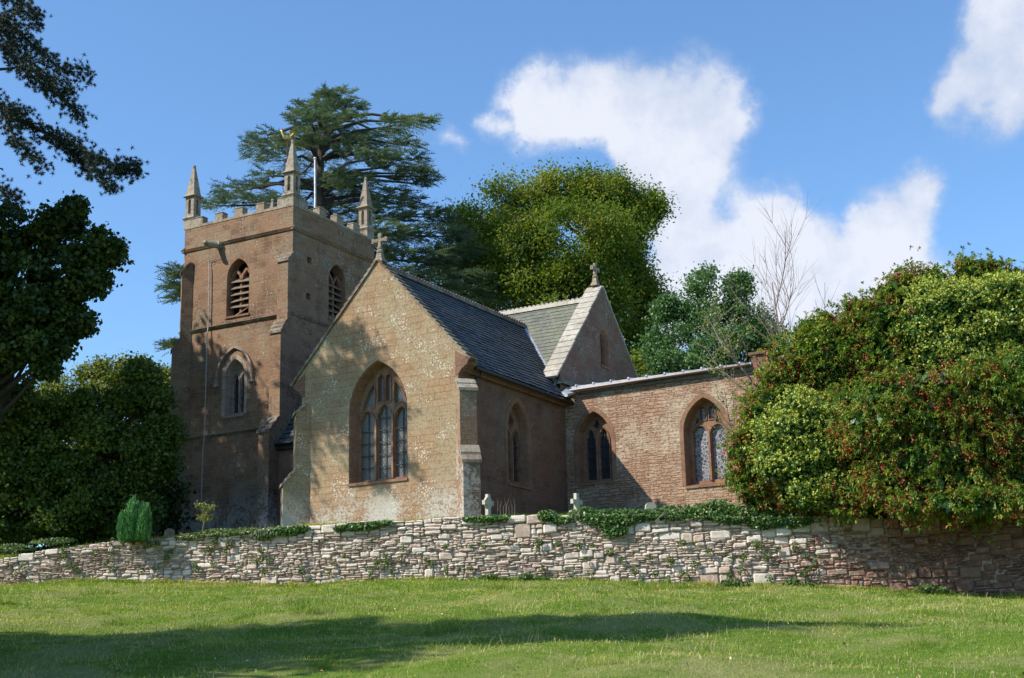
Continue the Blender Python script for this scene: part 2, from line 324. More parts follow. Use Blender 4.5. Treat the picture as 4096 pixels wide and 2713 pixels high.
# ------------------------------------------------------------------ the church (local x=a, y=b, z)
church = tag(empty('church', (0, 0, 0), YAW), 'old red sandstone church with a square battlemented tower, slate roofs and pointed windows', 'church')
class Face:                      # wall plane: u along, v up, d = depth behind the face
    def __init__(s, axis, pos): s.axis = axis; s.pos = pos
    def __call__(s, u, v, d=0): return (u, s.pos + d, v) if s.axis == 'b' else (s.pos - d, u, v)
    def flip(s): return s.axis == 'a'
def arch(u0, u1, sill, spring, apex, n=9, cusp=0):
    """counter-clockwise outline of a pointed opening, starting bottom-left"""
    c = (u0 + u1) / 2; h = (u1 - u0) / 2; r = apex - spring; R = (h * h + r * r) / (2 * h)
    pts = [(u0, sill), (u1, sill)]
    th = math.asin(min(1, r / R))
    def arc(side):
        out = []
        for i in range(n + 1):
            a = th * i / n; x = R - h - R * math.cos(a) ; z = R * math.sin(a)   # left arc measured from centre
            x = R * math.cos(a) - (R - h)
            if cusp:
                t = i / n; k = cusp * (math.exp(-((t - .42) / .1) ** 2)); x -= k * .9; z -= k * .25
            out.append((c + side * x, spring + z))
        return out
    pts += arc(1); pts += arc(-1)[::-1][1:]
    return pts
def tess(mb, F, outer, holes, d=0, flip=False):
    loops = [[Vector((p[0], p[1], 0)) for p in outer]] + [[Vector((p[0], p[1], 0)) for p in h] for h in holes]
    flat = [p for l in loops for p in l]
    for tri in tessellate_polygon(loops):
        P = [flat[i] for i in tri]
        ar = (P[1].x - P[0].x) * (P[2].y - P[0].y) - (P[1].y - P[0].y) * (P[2].x - P[0].x)
        if abs(ar) < 1e-9: continue
        if ar < 0: P = P[::-1]
        q = [F(p.x, p.y, d) for p in P]
        mb.face(q if not flip else q[::-1])
def rim(mb, F, loop, d0, d1, loop2=None):
    loop2 = loop2 or loop; n = len(loop)
    for i in range(n):
        a, b_ = loop[i], loop[(i + 1) % n]; c, d = loop2[(i + 1) % n], loop2[i]
        mb.face([F(*a, d0), F(*d, d1), F(*c, d1), F(*b_, d0)])
def bar(mb, F, pts, w, d0, d1):         # strip of width w along a 2-D path, between depths d0..d1
    for (x0, z0), (x1, z1) in zip(pts, pts[1:]):
        L = math.hypot(x1 - x0, z1 - z0) or 1; nx, nz_ = -(z1 - z0) / L * w / 2, (x1 - x0) / L * w / 2
        ex, ez = (x1 - x0) / L * w * .2, (z1 - z0) / L * w * .2
        q = [(x0 - ex - nx, z0 - ez - nz_), (x1 + ex - nx, z1 + ez - nz_), (x1 + ex + nx, z1 + ez + nz_), (x0 - ex + nx, z0 - ez + nz_)]
        mb.hexa([F(*p, d1) for p in q] + [F(*p, d0) for p in q])
def scale_loop(loop, c, sx, top, sill_up=0.):
    zs = [p[1] for p in loop]; z0, z1 = min(zs), max(zs)
    return [(c + (x - c) * sx, z0 + sill_up + (z - z0) / (z1 - z0) * ((z1 - top) - z0 - sill_up)) for x, z in loop]
def window(F, u0, u1, sill, spring, apex, depth, lights, glass, mat=M_dress, splay=.9, dtop=.12, up=.08, extra=(), hood=None, surround=0, bars=True, name='window', barstep=.42, vbars=True, cusp=.05, label=None):
    outer = arch(u0, u1, sill, spring, apex); c = (u0 + u1) / 2
    inner = scale_loop(outer, c, splay, dtop, up)
    mb = MB()
    mid = scale_loop(outer, c, 1 - (1 - splay) * .3, dtop * .3, up * .2)
    rim(mb, F, outer, -.012, depth * .12, mid); rim(mb, F, mid, depth * .12, depth, inner)
    holes = []
    for l in lights:
        if len(l) == 5: holes.append(arch(l[0], l[1], l[2], l[3], l[4], 8, cusp))
        else: holes.append(list(l))
    for e in extra: holes.append(list(e))
    tess(mb, F, inner, holes, depth)
    for h in holes:
        hh = [(p[0], p[1]) for p in h]; cx = sum(p[0] for p in hh) / len(hh); cz = sum(p[1] for p in hh) / len(hh)
        h2 = [(cx + (p[0] - cx) * .94, p[1]) for p in hh]; rim(mb, F, hh, depth, depth + .12, h2)
    for l in lights:                       # raised mouldings round the heads of the lights
        if len(l) == 5:
            hd = arch(l[0] - .03, l[1] + .03, l[2], l[3], l[4] + .04, 7)[1:]; bar(mb, F, hd, .035, depth - .04, depth + .004)
    for e in extra:
        ee = list(e) + [e[0]]; ex_ = sum(p[0] for p in e) / len(e); ez_ = sum(p[1] for p in e) / len(e)
        bar(mb, F, [(ex_ + (p[0] - ex_) * 1.12, ez_ + (p[1] - ez_) * 1.08) for p in ee], .03, depth - .035, depth + .004)
    # raised arris on mullions
    for a_, b_ in zip(lights, lights[1:]):
        if len(a_) == 5 and len(b_) == 5 and b_[0] > a_[1]:
            m_ = (a_[1] + b_[0]) / 2; bar(mb, F, [(m_, a_[2]), (m_, a_[3] + .1)], (b_[0] - a_[1]) * .42, depth - .07, depth + .004)
    if surround:
        big = arch(u0 - surround, u1 + surround, sill, spring, apex + surround * 1.25)
        k = len(outer)
        for i in range(1, k):
            a, b_ = outer[i], outer[(i + 1) % k]; c_, d_ = big[(i + 1) % k], big[i]
            mb.face([F(*a, -.012), F(*b_, -.012), F(*c_, -.012), F(*d_, -.012)][::-1]); mb.face([F(*d_, -.012), F(*c_, -.012), F(*c_, .02), F(*d_, .02)])
    if hood:
        off, w_ = hood; big = arch(u0 - off, u1 + off, spring - .25, spring, apex + off * 1.2, 12)
        bar(mb, F, big[1:] + [big[0]], w_, -.10, .0)
        for uu in (u0 - off, u1 + off): bar(mb, F, [(uu - .08, spring - .3), (uu + .08, spring - .3)], .12, -.14, 0)
    # sill
    mb.hexa([F(u0 - .02, sill - .10, -.05), F(u1 + .02, sill - .10, -.05), F(u1 + .02, sill - .10, .02), F(u0 - .02, sill - .10, .02), F(u0 - .02, sill - .02, -.05), F(u1 + .02, sill - .02, -.05), F(u1, sill + .0, .02), F(u0, sill + .0, .02)])
    o = mb.build(name, mat, church)
    if label: o['label'] = label
    g = MB(); tess(g, F, inner, [], depth + .1); g.build('glass', glass, o)
    if bars:
        g = MB(); zmax = max(max(p[1] for p in h) for h in holes)
        for l in lights:
            if len(l) != 5: continue
            z = l[2] + barstep
            while z < l[3] + .05: g.box(*(lambda p, q: (min(p[0], q[0]), max(p[0], q[0]), min(p[1], q[1]), max(p[1], q[1]), p[2] - .016, p[2] + .016))(F(l[0], z, depth + .02), F(l[1], z, depth + .045))); z += barstep
            if vbars:
                m_ = (l[0] + l[1]) / 2; bar(g, F, [(m_, l[2]), (m_, l[4] - .05)], .028, depth + .05, depth + .07)
        if g.v: g.build('glazing_bars', M_bar, o)
    return outer
# --- chancel
GB, CE, CA, ES, WS = 39.18, -26.90, 16.08, -23.69, -30.12     # gable plane, centre, ridge z, east/west side walls
SL = 1.12
FG = Face('b', GB)
ew = arch(-28.09, -25.72, 8.52, 10.95, 12.67)
cx = -26.9
dagL = [(-27.80, 11.02), (-27.60, 11.24), (-27.34, 11.12), (-27.30, 11.55), (-27.34, 11.95), (-27.55, 11.72), (-27.74, 11.35)]
dagR = [(2 * cx - x, z) for x, z in dagL][::-1]
window(FG, -28.09, -25.72, 8.52, 10.95, 12.67, .42,
       [(-27.90, -27.32, 8.64, 10.6, 11.02), (-27.17, -26.63, 8.64, 10.72, 11.2), (-26.48, -25.90, 8.64, 10.6, 11.02)], M_glass, extra=[dagL, dagR,
       arch(-27.16, -26.95, 11.32, 12.05, 12.25, 6), arch(-26.85, -26.64, 11.32, 12.05, 12.25, 6)], label='wide three light east window with tracery')
def gable_poly(z_base):
    hw = 3.5
    return [(WS, z_base), (ES, z_base), (ES, 11.95), (CE + hw, 12.35), (CE, CA + .14), (CE - hw, 12.35), (WS, 11.95)]
mb = MB()
tess(mb, FG, gable_poly(6.3), [ew], 0); mb.build('gable_wall', M_gable, church)
FS = Face('a', ES)
lw = window(FS, 42.42, 43.98, 8.53, 10.35, 11.5, .30, [(42.62, 43.12, 8.7, 10.0, 10.55), (43.28, 43.78, 8.7, 10.0, 10.55)], M_glassd, splay=.84, extra=[[(43.2, 10.55), (43.38, 10.8), (43.2, 11.1), (43.02, 10.8)]], surround=.14)
mb = MB(); tess(mb, FS, [(GB, 6.3), (46.9, 6.3), (46.9, 12.1), (GB, 12.1)], [lw], 0)
mb.face([(WS, GB, 6.3), (WS, GB, 12.1), (WS, 47, 12.1), (WS, 47, 6.3)])
mb.build('chancel_side_wall', M_ashlar, church)
mb = MB(); mb.hexa([(ES - .1, GB + .1, 11.82), (ES + .14, GB + .1, 11.88), (ES + .14, 46.9, 11.88), (ES - .1, 46.9, 11.82), (ES - .1, GB + .1, 12.06), (ES + .2, GB + .1, 12.06), (ES + .2, 46.9, 12.06), (ES - .1, 46.9, 12.06)])
mb.build('eaves_cornice', M_ashlar, church)
# kneelers
for s in (1, -1):
    mb = MB()
    q = [(CE + s * 3.2, 11.75), (CE + s * 3.33, 11.93), (CE + s * 3.56, 12.08), (CE + s * 3.62, 12.22), (CE + s * 3.1, 12.6), (CE + s * 3.1, 11.75)]
    fr = [(x, GB - .01, z) for x, z in q]; bk = [(x, GB + .62, z) for x, z in q]
    mb.face(fr if s < 0 else fr[::-1]); mb.face(bk)
    for i in range(len(q)): j = (i + 1) % len(q); mb.face([fr[i], fr[j], bk[j], bk[i]])
    mb.build('kneeler', M_ashlar, church)
def coping(name, P, Q, wv, nv, n, mat, jit=.012, lip=.03):
    """row of stones from P up to Q; wv = width vector, nv = thickness vector (up, perpendicular)"""
    mb = MB(); P, Q, wv, nv = map(lambda v: np.array(v, float), (P, Q, wv, nv)); d = (Q - P) / n
    for i in range(n):
        a = P + d * i + nv * random.uniform(-jit, jit) * 3; b_ = a + d * .985
        w2 = wv * random.uniform(.98, 1.03)
        lo, hi = nv * (1 + lip / np.linalg.norm(nv)), nv * .82
        mb.hexa([a, a + w2, b_ + w2, b_, a + lo, a + w2 + lo, b_ + w2 + hi, b_ + hi])
    return mb.build(name, mat, church)
for s in (1, -1):
    P = (CE + s * 3.66, GB - .06, 12.2); Q = (CE, GB - .06, CA + .16)
    coping('gable_coping', P, Q, (0, .5, 0), (s * .075 * .74, 0, .075 * .67), 22, M_string)  # darker stone stands in for shade on the coping's underside
def slate_roof(name, E0, E1, R1, R0, mat, rows, th=.03):
    E0, E1, R1, R0 = map(lambda v: np.array(v, float), (E0, E1, R1, R0)); mb = MB()
    n = np.cross(E1 - E0, R0 - E0); n /= np.linalg.norm(n); n = n if n[2] > 0 else -n
    Ls = np.linalg.norm(R0 - E0); ud = (E1 - E0) / np.linalg.norm(E1 - E0)
    for i in range(rows):
        t0, t1 = i / rows, (i + 1) / rows
        a, b_, c_, d_ = E0 + (R0 - E0) * t0, E1 + (R1 - E1) * t0, E1 + (R1 - E1) * t1, E0 + (R0 - E0) * t1
        m = max(1, int(np.linalg.norm(b_ - a) / .27))
        for k in range(m):
            s0, s1 = k / m, (k + 1) / m; lift = th * (1 + random.uniform(-.25, .6)); dr = (R0 - E0) / Ls * random.uniform(-.012, .012)
            p0, p1 = a + (b_ - a) * s0 + n * lift + dr, a + (b_ - a) * s1 + n * lift + dr
            p2, p3 = d_ + (c_ - d_) * s1 + n * .004, d_ + (c_ - d_) * s0 + n * .004
            uv = [((p - E0) @ ud, i * .2 + q) for p, q in ((p0, 0), (p1, 0), (p2, .2), (p3, .2))]
            mb.face([p0, p1, p2, p3], uv); mb.face([p0 - n * (lift), p1 - n * lift, p1, p0], [uv[0]] * 4)
    return mb.build(name, mat, church)
def zc(a): return CA - SL * abs(a - CE)
NB, NZ, NSL = 50.7, 17.05, 1.05           # nave ridge
def bn(z): return NB - (NZ - z) / NSL
ea = CE + 3.52
slate_roof('chancel_roof', (ea, GB + .42, zc(ea)), (ea, 46.75, zc(ea)), (CE, bn(CA), CA), (CE, GB + .42, CA), M_slate, 25)
ea2 = CE - 3.5
slate_roof('chancel_roof', (ea2, 47, zc(ea2)), (ea2, GB + .42, zc(ea2)), (CE, GB + .42, CA), (CE, bn(CA), CA), M_slate, 12)
slate_roof('nave_roof', (-35.1, 46.0, NZ - NSL * 4.7), (-24.3, 46.0, NZ - NSL * 4.7), (-24.3, NB, NZ), (-35.1, NB, NZ), M_slate2, 26, .014)
slate_roof('nave_roof', (-24.3, 55.4, NZ - NSL * 4.7), (-35.1, 55.4, NZ - NSL * 4.7), (-35.1, NB, NZ), (-24.3, NB, NZ), M_slate2, 10)
def ridge(name, p, q, mat, r=.13, step_=.2):
    p, q = np.array(p, float), np.array(q, float); L = np.linalg.norm(q - p); d = (q - p) / L; w = np.array([-d[1], d[0], 0]); mb = MB(); n = int(L / .45)
    for i in range(n):
        a = p + d * (L * i / n); b_ = p + d * (L * (i + .985) / n); u = np.array([0, 0, random.uniform(-.008, .012)])
        mb.hexa([a - w * r * 1.3 - [0, 0, .14], b_ - w * r * 1.3 - [0, 0, .14], b_ + w * r * 1.3 - [0, 0, .14], a + w * r * 1.3 - [0, 0, .14], a - w * .06 + u + [0, 0, .05], b_ - w * .06 + u + [0, 0, .05], b_ + w * .06 + u + [0, 0, .05], a + w * .06 + u + [0, 0, .05]])
    m = int(L / step_)
    for i in range(m):
        c = p + d * (L * (i + .5) / m) + [0, 0, .05]
        ring = [c + d * step_ * .42 * math.cos(t) + np.array([0, 0, .075 * math.sin(t)]) for t in np.linspace(0, math.pi, 7)]
        f1 = [x - w * .035 for x in ring]; f2 = [x + w * .035 for x in ring]; mb.face(f1[::-1]); mb.face(f2)
        for k in range(6): mb.face([f1[k], f1[k + 1], f2[k + 1], f2[k]])
    return mb.build(name, mat, church)
ridge('ridge_tiles', (CE, GB + .5, CA + .06), (CE, bn(CA) + .1, CA + .06), M_string)
ridge('ridge_tiles', (-34.9, NB, NZ + .06), (-24.35, NB, NZ + .06), M_coping)
# valley lead
mb = MB()
def vp(s, off): a = CE + s; z = zc(a); return np.array([a + off * .3, bn(z) - .0, z + .06 + off * .25])
for s0, s1 in ((0.05, 3.05),):
    a0, a1 = vp(s0, 0), vp(s1, 0); w = np.array([.1, .14, .04])
    mb.face([a0 - w, a1 - w, a1 + w, a0 + w])
mb.hexa([(-23.5, 46.3, 12.15), (-23.2, 46.2, 12.12), (-23.15, 46.85, 12.35), (-23.5, 46.85, 12.5), (-23.5, 46.3, 12.35), (-23.2, 46.2, 12.22), (-23.15, 46.85, 12.42), (-23.5, 46.85, 12.62)])
mb.build('valley_lead', M_lead, church)
# gutters & pipes
mb = MB(); mb.tube([(ea + .03, GB + .55, 12.05), (ea + .03, 46.9, 12.0)], .07, 8); mb.build('gutter', M_black, church)
mb = MB(); mb.tube([(ea, GB + .95, 12.0), (ea - .02, GB + .95, 11.82), (ES + .09, GB + .72, 11.68), (ES + .08, GB + .66, 11.55), (ES + .08, GB + .66, 7)], .045, 8); mb.build('drainpipe', M_black, church)
# --- buttresses: profile extruded across width
def buttress(c, d, width, prof, lat=0, mat=M_gable, name='buttress', cap=M_pale):
    d = np.array([d[0], d[1], 0.]); d /= np.linalg.norm(d); w = np.array([-d[1], d[0], 0]); c = np.array([c[0], c[1], 0.]) + w * lat
    body, capl = MB(), []
    pts = [(-.3, prof[0][1])] + list(prof) + [(-.3, prof[-1][1])]
    f1 = [c + d * p + w * width / 2 + [0, 0, z] for p, z in pts]; f2 = [c + d * p - w * width / 2 + [0, 0, z] for p, z in pts]
    body.face(f1); body.face(f2[::-1])
    for i in range(len(pts) - 1): body.face([f1[i], f2[i], f2[i + 1], f1[i + 1]])
    for (p0, z0), (p1, z1) in zip(prof, prof[1:]):
        if abs(z1 - z0) > .05 and abs(p1 - p0) > .05:       # sloped weathering: lay projecting slabs on it
            n_ = max(2, int(math.hypot(p1 - p0, z1 - z0) / .22)); ww = width / 2 + .045
            caps = MB(); capl.append(caps)
            for k in range(n_):
                a0, a1 = k / n_, (k + 1.08) / n_
                q0 = c + d * (p0 + (p1 - p0) * a0 + .06) + [0, 0, z0 + (z1 - z0) * a0]; q1 = c + d * (p0 + (p1 - p0) * a1 + .02) + [0, 0, z0 + (z1 - z0) * a1]
                t0, t1 = np.array([0, 0, .075]), np.array([0, 0, .05])
                caps.hexa([q0 - w * ww - t0 * .4, q0 + w * ww - t0 * .4, q1 + w * ww - t1, q1 - w * ww - t1, q0 - w * ww + t0, q0 + w * ww + t0, q1 + w * ww + t1, q1 - w * ww + t1])
    o = body.build(name, mat, church)
    for caps in capl: caps.build('weathering', cap, o)
    return o
buttress((ES, GB), (1, -1), .57, [(.80, 6.2), (.80, 8.72), (.50, 9.25), (.50, 11.14), (.05, 11.55)], .2, M_tower)
buttress((WS - .05, GB), (-1, -1), .66, [(.62, 6.2), (.62, 8.6), (.2, 9.12), (.2, 11.12), (-.15, 11.45)], -.02)
# plinth of the gable
mb = MB(); mb.hexa([(WS + .3, GB - .07, 6.3), (ES - .3, GB - .07, 6.3), (ES - .3, GB + .1, 6.3), (WS + .3, GB + .1, 6.3), (WS + .3, GB - .07, 7.0), (ES - .3, GB - .07, 7.0), (ES - .3, GB + .02, 7.1), (WS + .3, GB + .02, 7.1)])
mb.build('plinth', M_pale, church)
def gable_cross(name, c, ax, h, s=1.):
    c = np.array(c, float); ax = np.array(ax, float); mb = MB(); n = np.array([-ax[1], ax[0], 0])
    def bx_(u0, u1, z0, z1, w=.07, tp=1.):
        q = [c + ax * u0 - n * w + [0, 0, z0], c + ax * u1 - n * w + [0, 0, z0], c + ax * u1 + n * w + [0, 0, z0], c + ax * u0 + n * w + [0, 0, z0]]
        m_ = (u0 + u1) / 2
        q += [c + ax * (m_ + (u0 - m_) * tp) - n * w * tp + [0, 0, z1], c + ax * (m_ + (u1 - m_) * tp) - n * w * tp + [0, 0, z1], c + ax * (m_ + (u1 - m_) * tp) + n * w * tp + [0, 0, z1], c + ax * (m_ + (u0 - m_) * tp) + n * w * tp + [0, 0, z1]]
        mb.hexa(q)
    bx_(-.2 * s, .2 * s, -.12, .06, .16, .55); bx_(-.12 * s, .12 * s, .05, .2 * s, .1, .8)
    mb.lump(c + [0, 0, .27 * s], (.13 * s, .13 * s, .1 * s)); mb.lump(c + [0, 0, .42 * s], (.09 * s, .09 * s, .1 * s))
    bx_(-.055 * s, .055 * s, .3 * s, h - .12, .055, .9); bx_(-.08 * s, .08 * s, h - .14, h, .06, .7)
    za = h * .72
    bx_(-.24 * s, .24 * s, za - .06 * s, za + .06 * s, .055)
    for k in (-1, 1): bx_(k * .27 * s - .05, k * .27 * s + .05, za - .085 * s, za + .085 * s, .065, .9)
    return mb.build(name, M_pale, church)
gable_cross('gable_cross', (CE, GB + .15, CA + .25), (1, 0, 0), .95)
# --- annex (right wing)
AB = 46.9; FA = Face('b', AB)
h1 = window(FA, -23.22, -21.80, 8.95, 10.5, 11.6, .36, [(-23.0, -22.62, 9.08, 10.5, 10.98), (-22.46, -22.07, 9.08, 10.5, 10.98)], M_glassd, splay=.9, surround=.15, extra=[[(-22.54, 10.95), (-22.40, 11.12), (-22.54, 11.38), (-22.68, 11.12)]], cusp=.07)
h2 = window(FA, -18.95, -17.32, 8.47, 10.4, 11.6, .38, [(-18.74, -18.18, 8.66, 10.35, 10.62), (-18.04, -17.5, 8.66, 10.35, 10.62)], M_stained, splay=.92, surround=.15,
            extra=[arch(-18.42, -18.19, 10.86, 11.2, 11.32, 5), arch(-18.08, -17.85, 10.86, 11.2, 11.32, 5), [(-18.62, 10.72), (-18.46, 10.70), (-18.44, 10.86), (-18.54, 10.98)], [(-17.66, 10.72), (-17.82, 10.70), (-17.84, 10.86), (-17.74, 10.98)][::-1]], bars=False, cusp=.06, label='two light window of pale stained glass')
mb = MB(); tess(mb, FA, [(ES - .2, 6.3), (-15.7, 6.3), (-15.7, 12.42), (ES - .2, 12.42)], [h1, h2], 0)
mb.face([(-15.7, AB, 6.3), (-15.7, 55, 6.3), (-15.7, 55, 12.5), (-15.7, AB, 12.5)]); mb.face([(-15.7, 55, 6.3), (-35, 55, 6.3), (-35, 55, 12.3), (-15.7, 55, 12.3)])
mb.build('annex_wall', M_rubble, church)
mb = MB(); mb.box(-16.2, -15.6, AB - .1, AB + .5, 12.25, 12.85); mb.box(-16.28, -15.5, AB - .18, AB + .6, 12.85, 12.95); mb.build('parapet_block', M_ashlar, church)
mb = MB(); mb.hexa([(ES + .3, AB - .16, 12.5), (-16.2, AB - .16, 12.5), (-16.2, 55, 13.35), (ES + .0, 55, 13.35), (ES + .3, AB - .16, 12.6), (-16.2, AB - .16, 12.6), (-16.2, 55, 13.5), (ES + .0, 55, 13.5)])
for k in range(10):
    a = -23.1 + k * .72; mb.hexa([(a - .03, AB - .19, 12.6), (a + .03, AB - .19, 12.6), (a + .03, 54, 13.4), (a - .03, 54, 13.4), (a - .03, AB - .19, 12.66), (a + .03, AB - .19, 12.66), (a + .03, 54, 13.47), (a - .03, 54, 13.47)])
mb.build('lead_roof', M_lead, church)
mb = MB(); mb.box(ES + .1, -16.2, AB - .1, AB - .01, 12.3, 12.5); mb.build('fascia_board', plain_mat('grey_board', (.12, .11, .09), .8), church)
mb = MB(); mb.tube([(ES + .35, AB - .22, 12.44), (-16.25, AB - .22, 12.52)], .065, 8); mb.build('gutter', M_gutter, church)
# --- nave gable
FN = Face('a', -23.7)
nw = window(FN, 50.27, 51.02, 14.18, 15.35, 15.72, .12, [(50.37, 50.86, 14.22, 15.2, 15.52)], M_glassd, splay=.86, bars=False, surround=.08)
GZ = 17.5
mb = MB(); tess(mb, FN, [(46.6, 12.3), (54.8, 12.3), (54.8, 13.2), (NB, GZ), (46.6, 13.2)], [nw], 0)
mb.build('nave_gable_wall', M_navegable, church)
for s in (1, -1):
    coping('gable_coping', (-24.38, NB + s * 4.35, GZ - 4.35 * 1.045), (-24.38, NB, GZ + .02), (.70, 0, 0), (0, s * .08 * .72, .08 * .69), 16, M_coping, .004, .004)
mb = MB(); mb.hexa([(-23.75, 46.5, 12.75), (-23.55, 46.5, 12.75), (-23.55, 50.9, 12.75), (-23.75, 50.9, 12.75), (-23.7, 46.5, 13.0), (-23.62, 46.5, 12.95), (-23.62, 50.9, 12.95), (-23.7, 50.9, 13.0)]); mb.build('string_course', M_string, church)
gable_cross('gable_cross', (-24.0, NB, GZ + .22), (0, 1, 0), .85)
# --- lean-to between tower and chancel
slate_roof('lean_to_roof', (-35.25, 44.1, 11.3), (-30.2, 44.1, 11.3), (-30.2, 47.2, 14.8), (-35.25, 47.2, 14.8), M_slate, 16)
mb = MB(); mb.face([(-35.3, 44.25, 6.3), (-30.1, 44.25, 6.3), (-30.1, 44.25, 11.45), (-35.3, 44.25, 11.45)]); mb.build('lean_to_wall', M_ashlar, church)
mb = MB(); mb.tube([(-35.4, 44.02, 11.27), (-30.2, 44.02, 11.27)], .06, 6); mb.box(-35.3, -30.2, 44.1, 44.24, 11.05, 11.25); mb.build('gutter', M_black, church)
coping('verge_coping', (-35.42, 44.0, 11.35), (-35.42, 47.1, 14.85), (.26, 0, 0), (0, -.1, .09), 12, M_string)
# --- tower
T0, T1, TB0, TB1 = -41.12, -35.17, 45.0, 50.95
FT = Face('b', TB0); FTS = Face('a', T1)
def louvres(F, u0, u1, z0, z1, parent, d):
    mb = MB(); n = 6
    for i in range(n):
        z = z0 + (z1 - z0) * (i + .35) / n; t_ = random.uniform(-.05, .05)
        if i == 0 and F is FT: t_ = .22
        mb.hexa([F(u0, z - .0 - t_, d - .20), F(u1, z + t_, d - .20), F(u1, z + .30 + t_, d + .16), F(u0, z + .30 - t_, d + .16), F(u0, z + .03 - t_, d - .20), F(u1, z + .03 + t_, d - .20), F(u1, z + .33 + t_, d + .16), F(u0, z + .33 - t_, d + .16)])
    mb.build('louvre', M_darkwood, parent)
def belfry(F, u0, u1, sill, spring, apex):
    outer = arch(u0, u1, sill, spring, apex); mb = MB(); c = (u0 + u1) / 2
    inner = scale_loop(outer, c, .92, .06, .03); rim(mb, F, outer, -.01, .45, inner)
    hs = [arch(u0 + .1, c - .06, sill + .05, spring - .15, spring + .28, 7, .03), arch(c + .06, u1 - .1, sill + .05, spring - .15, spring + .28, 7, .03)]
    head = scale_loop(arch(u0, u1, spring - .5, spring, apex), c, .92, .06, 0)
    # mullion and branching heads
    bar(mb, F, [(c, sill), (c, spring - .1)], .11, .2, .4)
    for s in (-1, 1):
        hw = (u1 - u0) / 2 - .02
        bar(mb, F, [(c, spring - .12), (c + s * hw * .12, spring + .12), (c + s * hw * .45, spring + .34), (c + s * hw * .62, spring + .3), (c + s * hw * .85, spring + .08), (c + s * hw * .95, spring - .15)], .10, .2, .36)
    mb.hexa([F(u0 - .05, sill - .08, -.06), F(u1 + .05, sill - .08, -.06), F(u1 + .05, sill - .08, .3), F(u0 - .05, sill - .08, .3), F(u0 - .05, sill - .0, -.06), F(u1 + .05, sill - .0, -.06), F(u1 + .05, sill + .06, .3), F(u0 - .05, sill + .06, .3)])
    o = mb.build('louvred_window', M_dress, church)
    g = MB(); tess(g, F, inner, [], .62); rim(g, F, inner, .45, .62); g.build('black_backing', M_dark, o)  # black sheet painted in for the unlit inside of the belfry
    louvres(F, u0 + .05, u1 - .05, sill, spring - .05, o, .32)
    return outer
bf = belfry(FT, -38.66, -37.46, 17.23, 18.95, 19.74)
bs = belfry(FTS, 47.52, 48.72, 17.23, 18.95, 19.76)
tw = window(FT, -38.64, -37.60, 12.95, 14.6, 15.35, .34, [(-38.44, -38.16, 13.1, 14.45, 14.75), (-38.04, -37.76, 13.1, 14.45, 14.75)], M_glassd, mat=M_greydress, splay=.88, surround=.16, hood=(.42, .1), barstep=.3)
mb = MB()
front = [(T0, 7), (T1, 7), (T1, 22 - .32), (T0, 22 - .32)]
tess(mb, FT, front, [bf, tw], 0)
side = [(TB0, 7), (TB1, 7), (TB1, 21.68), (TB0, 21.68)]
def sq(u, z, s=.14): return [(u - s, z - s), (u + s, z - s), (u + s, z + s), (u - s, z + s)]
p1, p2 = sq(46.15, 19.45), sq(46.1, 17.85)
tess(mb, FTS, side, [bs, p1, p2], 0)
for p_ in (p1, p2): rim(mb, FTS, p_, 0, .3); tess(mb, FTS, p_, [], .3)
mb.face([(T0, TB0, 7), (T0, TB0, 21.68), (T0, TB1, 21.68), (T0, TB1, 7)]); mb.face([(T0, TB1, 7), (T0, TB1, 21.68), (T1, TB1, 21.68), (T1, TB1, 7)])
mb.face([(T0 + .3, TB0 + .3, 20.9), (T1 - .3, TB0 + .3, 20.9), (T1 - .3, TB1 - .3, 20.9), (T0 + .3, TB1 - .3, 20.9)])
I0, I1, J0, J1 = T0 + .32, T1 - .32, TB0 + .32, TB1 - .32
for a, b_ in (((I0, J0), (I1, J0)), ((I1, J0), (I1, J1)), ((I1, J1), (I0, J1)), ((I0, J1), (I0, J0))): mb.face([(*a, 20.9), (*a, 21.68), (*b_, 21.68), (*b_, 20.9)])
for z in (12.3, 16.9):                        # the lower stages stand a little proud of the upper ones
    pass
mb.build('tower_wall', M_tower, church)
mb = MB(); e = .07
mb.hexa([(T0 - e, TB0 - e, 7), (T1 + e, TB0 - e, 7), (T1 + e, TB1 + e, 7), (T0 - e, TB1 + e, 7), (T0 - e, TB0 - e, 12.1), (T1 + e, TB0 - e, 12.1), (T1 + e, TB1 + e, 12.1), (T0 - e, TB1 + e, 12.1)]); mb.build('tower_base_wall', M_tower, church)
def ring(name, z, out, h, mat=M_string, x0=T0, x1=T1, y0=TB0, y1=TB1, th=.0):
    mb = MB(); o_ = out
    def seg(p, q, n):
        p, q, n = np.array(p, float), np.array(q, float), np.array(n, float); L = np.linalg.norm(q - p); m = max(1, int(L / .8)); d = (q - p) / m
        for i in range(m):
            a = p + d * i; b_ = a + d * .99; k = random.uniform(.85, 1.08)
            mb.hexa([a - n * .05, b_ - n * .05, b_ + n * o_ * .35 * k, a + n * o_ * .35 * k, a - n * .05 + [0, 0, h], b_ - n * .05 + [0, 0, h], b_ + n * o_ * k + [0, 0, h * .55], a + n * o_ * k + [0, 0, h * .55]])
    seg((x0 - out * .8, y0, z), (x1 + out * .8, y0, z), (0, -1, 0)); seg((x1, y0 - out * .7, z + .002), (x1, y1 + out * .7, z + .002), (1, 0, 0)); seg((x0, y0 - out * .7, z + .002), (x0, y1, z + .002), (-1, 0, 0)); seg((x0, y1, z), (x1, y1, z), (0, 1, 0))
    return mb.build(name, mat, church)
ring('string_course', 12.1, .16, .2); ring('string_course', 16.8, .13, .18); ring('string_course', 20.5, .13, .2, M_tower)
